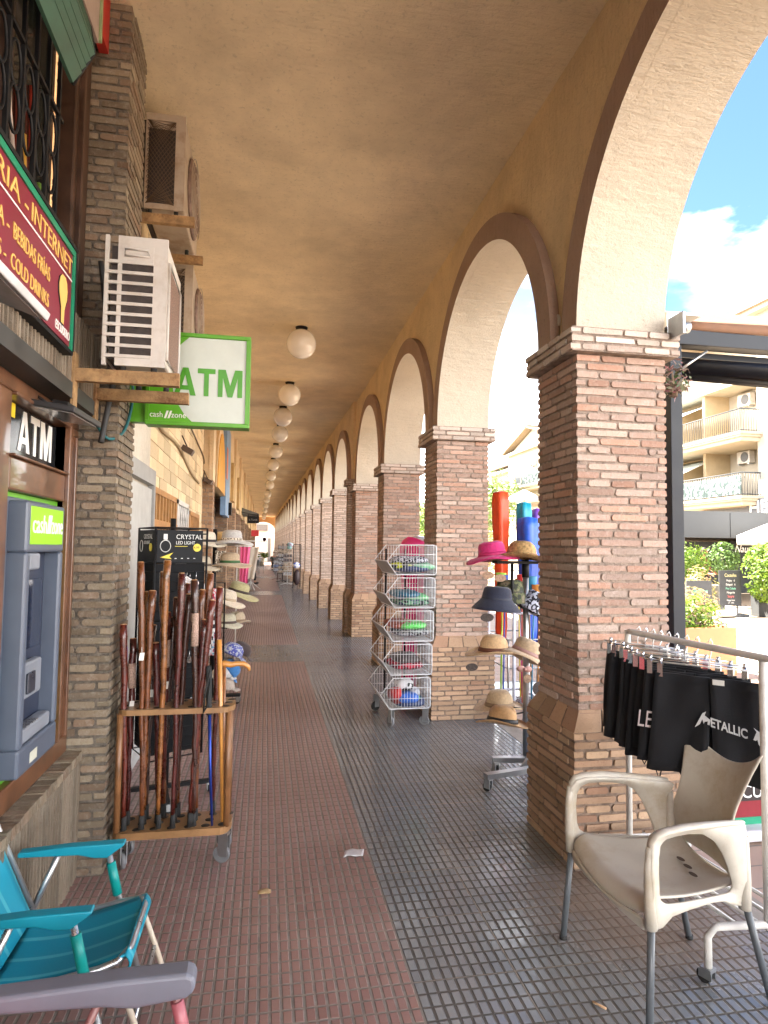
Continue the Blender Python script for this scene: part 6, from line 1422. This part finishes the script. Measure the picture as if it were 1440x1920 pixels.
chalkboard('chalkboard with the offer of the day behind the pot plants', 9.05, 9.66, 12.6, .12, .98, [('OFFER OF THE', .72, .075, 'g'), ('DAY', .64, .075, 'g'), ('Paella 12', .53, .08, 'r'), ('MENU', .44, .08, 'r'), ('11', .30, .08, 'w')])
m = MB(); m.ball((11.2, 14.2, .09), .22, 14, 1.6, .8, .4); tag(obj('rock', m, mk('pale_rock', (.5, .47, .42), .8)), 'pale flat rock at the foot of the tall chalkboard', 'rock')
# planters and shrubs
def planter(label, x0, x1, y0, y1, z0, z1, mt, group='planters on the terrace'):
    t = thing('planter', label, 'planter', ((x0+x1)/2, (y0+y1)/2, z0), group)
    m = MB(); m.box(x0, x1, y0, y0+.04, z0, z1, 0, .006); m.box(x0, x1, y1-.04, y1, z0, z1, 0, .006); m.box(x0, x0+.04, y0+.04, y1-.04, z0, z1); m.box(x1-.04, x1, y0+.04, y1-.04, z0, z1); obj('box', m, mt, t)
    m = MB(); m.box(x0+.04, x1-.04, y0+.04, y1-.04, z0, z1-.05); obj('soil', m, mk('soil', (.06, .045, .03), .95, .3, 20, .01, 30), t)
planter('terracotta-orange planter beyond the clothes rail', 5.2, 6.1, 7.5, 7.9, 0, .62, mk('terracotta', (.52, .24, .11), .75, .08, 4))
planter('dark grey planter under the round lime shrub', 12.3, 14.2, 14.0, 14.6, 0, .66, SLATE)
planter('long pale grey planter behind the chalkboards', 9.9, 12.2, 15.4, 15.9, 0, .72, mk('pale_grey_planter', (.32, .31, .28), .7, .1, 4))
plant('shrub', 'large round sunlit lime-green shrub at the right edge', (12.75, 14.1, 1.12), (.80, .72, .78), 5200, .062, LEAFY, 51, .2, shell=.5)
plant('shrub', 'yellow-green shrub left of the woman on the terrace', (11.0, 15.6, 1.35), (.72, .5, .55), 2600, .05, LEAFY, 52, .3)
plant('shrub', 'darker green shrub behind the tall chalkboard', (13.3, 16.9, 1.42), (.42, .42, .45), 1600, .05, LEAFG, 53, .6)
plant('shrub', 'light plant trailing in front of the offer chalkboard', (8.2, 11.4, .42), (.55, .4, .45), 1500, .045, LEAFP, 54, .1)
plant('shrub', 'low yellow-green plant growing in the terracotta planter', (5.65, 7.7, .75), (.42, .2, .26), 900, .035, LEAFY, 55, .1)
plant('shrub', 'thin pinkish plant beside the offer chalkboard', (9.9, 13.3, .75), (.4, .3, .5), 800, .045, LEAFP, 56, .2)
t = thing('pot_plant', 'yellow-green plant in a cream pot at the far end of the arcade', 'plant', (-.25, 56, 0), None)
m = MB(); leaf_cloud(m, (-.3, 56, .95), (.6, .3, .28), 700, .07, random.Random(8), .1); obj('leaves', m, LEAFY, t, recalc=False)
m = MB(); m.lathe([(.18, 0), (.26, .7), (.0001, .7)], (-.3, 56, 0), 12); obj('pot', m, mk('cream_pot', (.6, .52, .38), .7), t)

# ------------------------------------------------------------------ people
SKIN = mk('skin', (.50, .27, .18), .55, .06)
def body(name, J, E, mt, parent, root=0):
    me = bpy.data.meshes.new(name); me.from_pydata([j[0] for j in J], E, []); me.materials.append(mt)
    o = bpy.data.objects.new(name, me); col.objects.link(o)
    sk = o.modifiers.new('skin', 'SKIN'); sk.use_smooth_shade = True
    for i, j in enumerate(J): me.skin_vertices[0].data[i].radius = (j[1], j[2] if len(j) > 2 else j[1])
    for i in range(len(J)): me.skin_vertices[0].data[i].use_root = (i == root)
    s = o.modifiers.new('sub', 'SUBSURF'); s.levels = s.render_levels = 2
    if parent: o.parent = parent; o.matrix_parent_inverse = pmat(parent).inverted()
    return o
def person(label, loc, rz, pose, top, bottom, hairc, group=None, skin=SKIN):
    t = thing('person', label, 'person', loc, group)
    T = Matrix.Translation(loc) @ Matrix.Rotation(rz, 4, 'Z')   # figure faces -Y in its own space
    sit = pose == 'sit'; hip = .50 if sit else .92
    def P(x, y, z): return tuple(T @ Vector((x, y, z)))
    h = hip
    J = [(P(0, 0, h), .13, .10), (P(0, 0, h+.2), .12, .09), (P(0, 0, h+.42), .15, .10), (P(0, -.01, h+.54), .055), (P(0, -.02, h+.60), .052), (P(0, -.03, h+.70), .078, .095), (P(0, -.03, h+.78), .055)]
    E = [(0, 1), (1, 2), (2, 3), (3, 4), (4, 5), (5, 6)]
    def limb(a, pts):
        for q in pts: J.append(q); E.append((a, len(J)-1)); a = len(J)-1
        return a
    for s in (-1, 1):
        if sit: limb(0, [(P(s*.10, -.05, h-.01), .085), (P(s*.12, -.42, h+.0), .06), (P(s*.12, -.44, h-.22), .05), (P(s*.12, -.44, .09), .036), (P(s*.12, -.55, .04), .035)])
        else: limb(0, [(P(s*.10, 0, h-.08), .085), (P(s*.11, -.02, .50), .058), (P(s*.11, 0, .3), .052), (P(s*.11, .02, .09), .036), (P(s*.12, -.12, .04), .035)])
        hx = -.22 if sit or pose == 'hold' else 0
        e = limb(2, [(P(s*.19, 0, h+.43), .052), (P(s*.25, -.02, h+.18), .04), (P(s*.2, hx-.12, h+.04 if hx else h-.05), .03), (P(s*.18, hx-.19, h+.05 if hx else h-.12), .026)])
        for f in range(4): limb(e, [(P(s*(.155+.018*f), hx-.25, h+(.05 if hx else -.18)), .009), (P(s*(.155+.018*f), hx-.285+.004*f, h+(.035 if hx else -.215)), .008)])
        limb(e, [(P(s*.14, hx-.20, h+(.07 if hx else -.13)), .010), (P(s*.135, hx-.235, h+(.07 if hx else -.15)), .009)])
    b = body('body', J, E, skin, t)
    # clothing: slightly larger shells over torso and legs
    tj = [(P(0, 0, h-.04), .145, .115), (P(0, 0, h+.2), .135, .105), (P(0, 0, h+.42), .165, .115), (P(0, 0, h+.49), .09, .08)]; te = [(0, 1), (1, 2), (2, 3)]
    for s in (-1, 1):
        tj += [(P(s*.19, 0, h+.43), .066), (P(s*.235, -.015, h+.25), .055)]; k = len(tj); te += [(2, k-2), (k-2, k-1)]
    body('top', tj, te, top, t)
    lj = [(P(0, 0, h+.05), .142, .112), (P(0, 0, h-.05), .14, .11)]; le = [(0, 1)]
    for s in (-1, 1):
        if sit: lj += [(P(s*.10, -.08, h), .095), (P(s*.12, -.42, h+.005), .07), (P(s*.12, -.44, h-.22), .06), (P(s*.12, -.44, .14), .048)]
        else: lj += [(P(s*.10, 0, h-.12), .095), (P(s*.11, -.02, .50), .068), (P(s*.11, 0, .3), .062), (P(s*.11, .02, .14), .05)]
        k = len(lj); le += [(1, k-4), (k-4, k-3), (k-3, k-2), (k-2, k-1)]
    body('trousers', lj, le, bottom, t)
    m = MB(T); m.ball((0, -.005, h+.735), .105, 16, .85, 1.0, 1.0)
    obj('hair', m, mk('hair%d' % int(hairc[0]*100), hairc, .7), t)
    m = MB(T)
    for s in (-1, 1): m.ball((s*.032, -.117, h+.715), .011, 8); m.ball((s*.085, -.03, h+.70), .02, 8, .4, .8, 1.3)
    m.ball((0, -.13, h+.69), .013, 8, .8, 1, 1.3); m.ball((0, -.118, h+.655), .012, 8, 2, .5, .6); obj('face', m, skin, t)
    m = MB(T)
    for s in (-1, 1):
        y = -.5 if sit else -.05; m.ball((s*.12, y, .045), .055, 12, .85, 2.0, .8)
    obj('shoes', m, mk('dark_shoes', (.02, .018, .018), .5), t)
    return t
DARKC = mk('dark_cloth', (.015, .015, .018), .9, .1)
person('woman with tied hair in a black patterned top on the terrace', (13.0, 17.3, 0), .3, 'hold', spots('black_floral_top', (.02, .02, .02), (.35, .25, .2), 30, .3), DARKC, (.03, .02, .015), skin=mk('tanned_skin', (.42, .17, .10), .55))
person('seated person in dark trousers beyond the left hat stand', (-.86, 28.6, 0), math.pi/2, 'sit', DARKC, DARKC, (.03, .02, .02))
t = thing('chair', 'dark chair under the seated person beyond the hats', 'chair', (-.9, 28.6, 0))
m = MB(); m.box(-1.1, -.7, 28.4, 28.8, .36, .39); m.box(-1.12, -1.09, 28.4, 28.8, .39, .85)
for x in (-1.08, -.72):
    for y in (28.42, 28.78): m.tube([(x, y, 0), (x, y, .36)], .014, 6)
obj('frame', m, BLACK, t)
person('seated person in a dark green shirt at a cafe table at the far end', (.62, 46, 0), .0, 'sit', mk('green_shirt', (.05, .09, .07), .9), DARKC, (.12, .09, .07))
def cafe_set(label, x, y, mt):
    t = thing('cafe_table', label, 'table', (x, y, 0), 'cafe tables at the far end')
    m = MB(); m.tube([(x, y, .70), (x, y, .73)], .38, 20); obj('table_top', m, mt, t)
    m = MB(); m.tube([(x, y, .02), (x, y, .70)], .03, 8); m.tube([(x, y, 0), (x, y, .03)], .2, 14); obj('leg', m, GALV, t)
def cafe_chair(label, x, y, rz, mt):
    t = thing('cafe_chair', label, 'chair', (x, y, 0), 'cafe chairs at the far end'); T = Matrix.Translation((x, y, 0)) @ Matrix.Rotation(rz, 4, 'Z')
    m = MB(T); m.box(-.22, .22, -.22, .22, .42, .45, 0, .01); obj('seat', m, mt, t)
    m = MB(T); m.box(-.22, .22, .2, .23, .5, .86, 0, .01); obj('backrest', m, mt, t)
    for a in (-.2, .2):
        for b in (-.2, .2): m = MB(T); m.tube([(a, b, 0), (a, b, .42 if b < 0 else .84)], .014, 6); obj('leg', m, GALV, t)
wv = mk('wicker_grey', (.3, .3, .3), .7, .3, 40)
cafe_set('cafe table in front of the seated person in green', .62, 45.2, SLATE); cafe_chair('grey chair holding the person in green', .62, 46.1, 0, wv); cafe_chair('empty grey chair at the table of the person in green', .85, 43.9, math.pi, wv)
cafe_set('cafe table on the left near the far end', -.75, 40, mk('table_white', (.55, .55, .55), .5)); cafe_chair('grey chair at the left far cafe table', -.35, 39.4, 2.4, wv); cafe_chair('second grey chair beside the left far cafe table', -.6, 41.2, .3, wv)
cafe_set('cafe table nearest the arcade end opening', -.6, 50, SLATE); cafe_chair('last chair by the arcade end opening', -.2, 50.6, 1.2, wv)

# ------------------------------------------------------------------ postcard racks etc. at the far right pillars
def card_rack(label, x, y, z1, w_, base, seed, hats=False):
    t = thing('postcard_rack', label, 'display rack', (x, y, 0), 'souvenir racks by the far pillars'); rng = random.Random(seed)
    m = MB(); m.tube([(x, y, .05), (x, y, z1)], .02, 8); 
    for a in range(4): m.tube([(x, y, .12), (x+.32*math.cos(a*1.57+.5), y+.32*math.sin(a*1.57+.5), .07)], .016, 6)
    for z in [.45+.18*i for i in range(int((z1-.45)/.18)+1)]: m.tube([(x-w_, y-w_, z), (x+w_, y-w_, z), (x+w_, y+w_, z), (x-w_, y+w_, z)], .008, 5, closed=True)
    obj('frame', m, base, t)
    for i, z in enumerate([.46+.18*i for i in range(int((z1-.5)/.18))]):
        m = MB()
        for k in range(3):
            xx = x-w_+.01+k*w_*.66; m.mi = 0; m.obox((xx+w_*.3, y-w_-.01, z+.07), (w_*.28, 0, 0), (0, .006, 0), (0, .01, .06))
            m.obox((x-w_-.01, xx-x+y+w_*.3, z+.07), (0, w_*.28, 0), (.006, 0, 0), (.01, 0, .06))
        obj('card_row', m, mk('cards%d' % rng.randrange(5), [(.35, .36, .42), (.15, .2, .35), (.45, .38, .3), (.1, .09, .1), (.4, .42, .45)][rng.randrange(5)], .5, .5, 12), t)
    return t
card_rack('white revolving postcard rack far down by the pillars', .93, 27.2, 1.72, .17, mk('rack_grey_white', (.5, .5, .48), .5), 1)
card_rack('dark souvenir rack behind the white postcard rack', .78, 29.3, 1.78, .2, BLACK, 2)
card_rack('third souvenir rack, left of the dark one', .62, 31.5, 1.7, .22, mk('rack_brown', (.12, .06, .05), .6), 3)
card_rack('souvenir rack on the left far wall', -.78, 34, 1.75, .2, mk('rack_brown', (.12, .06, .05), .6), 4)
t = thing('mesh_rack', 'black wire mesh rack with blue goods against the far pillar', 'display rack', (1.2, 25.4, 0))
m = MB()
for x in (1.08, 1.36):
    m.tube([(x, 25.2, .05), (x, 25.2, 1.72)], .016, 6)
m.tube([(1.08, 25.2, 1.72), (1.36, 25.2, 1.72)], .016, 6); m.tube([(1.05, 24.9, .05), (1.05, 25.5, .05)], .016, 6)
for i in range(14): m.tube([(1.08, 25.2, .2+.11*i), (1.36, 25.2, .2+.11*i)], .004, 4)
for i in range(6): m.tube([(1.1+.05*i, 25.2, .1), (1.1+.05*i, 25.2, 1.7)], .004, 4)
obj('mesh', m, BLACK, t)
for lb, c, s_, mt in (('blue and white beach ball pack on the black mesh rack', (1.2, 25.12, .92), (.14, .08, .12), blotch('ball_blue', [(.05, .1, .5), (.6, .6, .65), (.1, .2, .6)], 8)), ('dark brown bag low on the black mesh rack', (1.22, 25.12, .45), (.14, .09, .3), cz('darkbrown', (.04, .02, .02))), ('pale pink and blue hat pile on top of the racks', (1.0, 26.9, 1.72), (.14, .12, .09), blotch('pastel', [(.45, .25, .45), (.4, .65, .7), (.1, .12, .4)], 7)), ('turquoise cap on the postcard rack', (.98, 26.9, 1.60), (.11, .1, .08), cz('turq', (.3, .55, .58)))):
    m = MB(); m.ball(c, 1, 16, *s_); tag(obj('goods', m, mt), lb, 'goods', 'goods on the far racks')
t = thing('cross_stand', 'white cross-foot garment stand beyond the left hats', 'garment stand', (-.55, 24, 0))
m = MB(); m.tube([(-.5, 24, .05), (-.5, 24, 1.35)], .02, 8)
for a in range(4): m.tube([(-.5, 24, .35), (-.5+.38*math.cos(a*1.57+.4), 24+.38*math.sin(a*1.57+.4), .06)], .014, 6)
m.tube([(-.85, 24, 1.3), (-.15, 24, 1.3)], .014, 6); obj('frame', m, WHITE, t)
m = MB(); m.box(-.84, -.5, 23.95, 24.0, .55, 1.28, 0, .02); obj('garment', m, spots('dark_floral_garment', (.1, .06, .08), (.5, .4, .45), 14, .4), t)
m = MB(); m.box(-.46, -.22, 21.2, 21.24, 1.95, 2.15); tag(obj('price_board', m, mk('red_card', (.55, .03, .04), .5)), 'small red hanging card under the black hanging sign', 'sign')
m = MB(); m.tube([(-.34, 21.22, 2.15), (-.34, 22.0, 2.45)], .004, 4); tag(obj('string', m, BLACK), 'thin cord holding the red hanging card', 'cord')
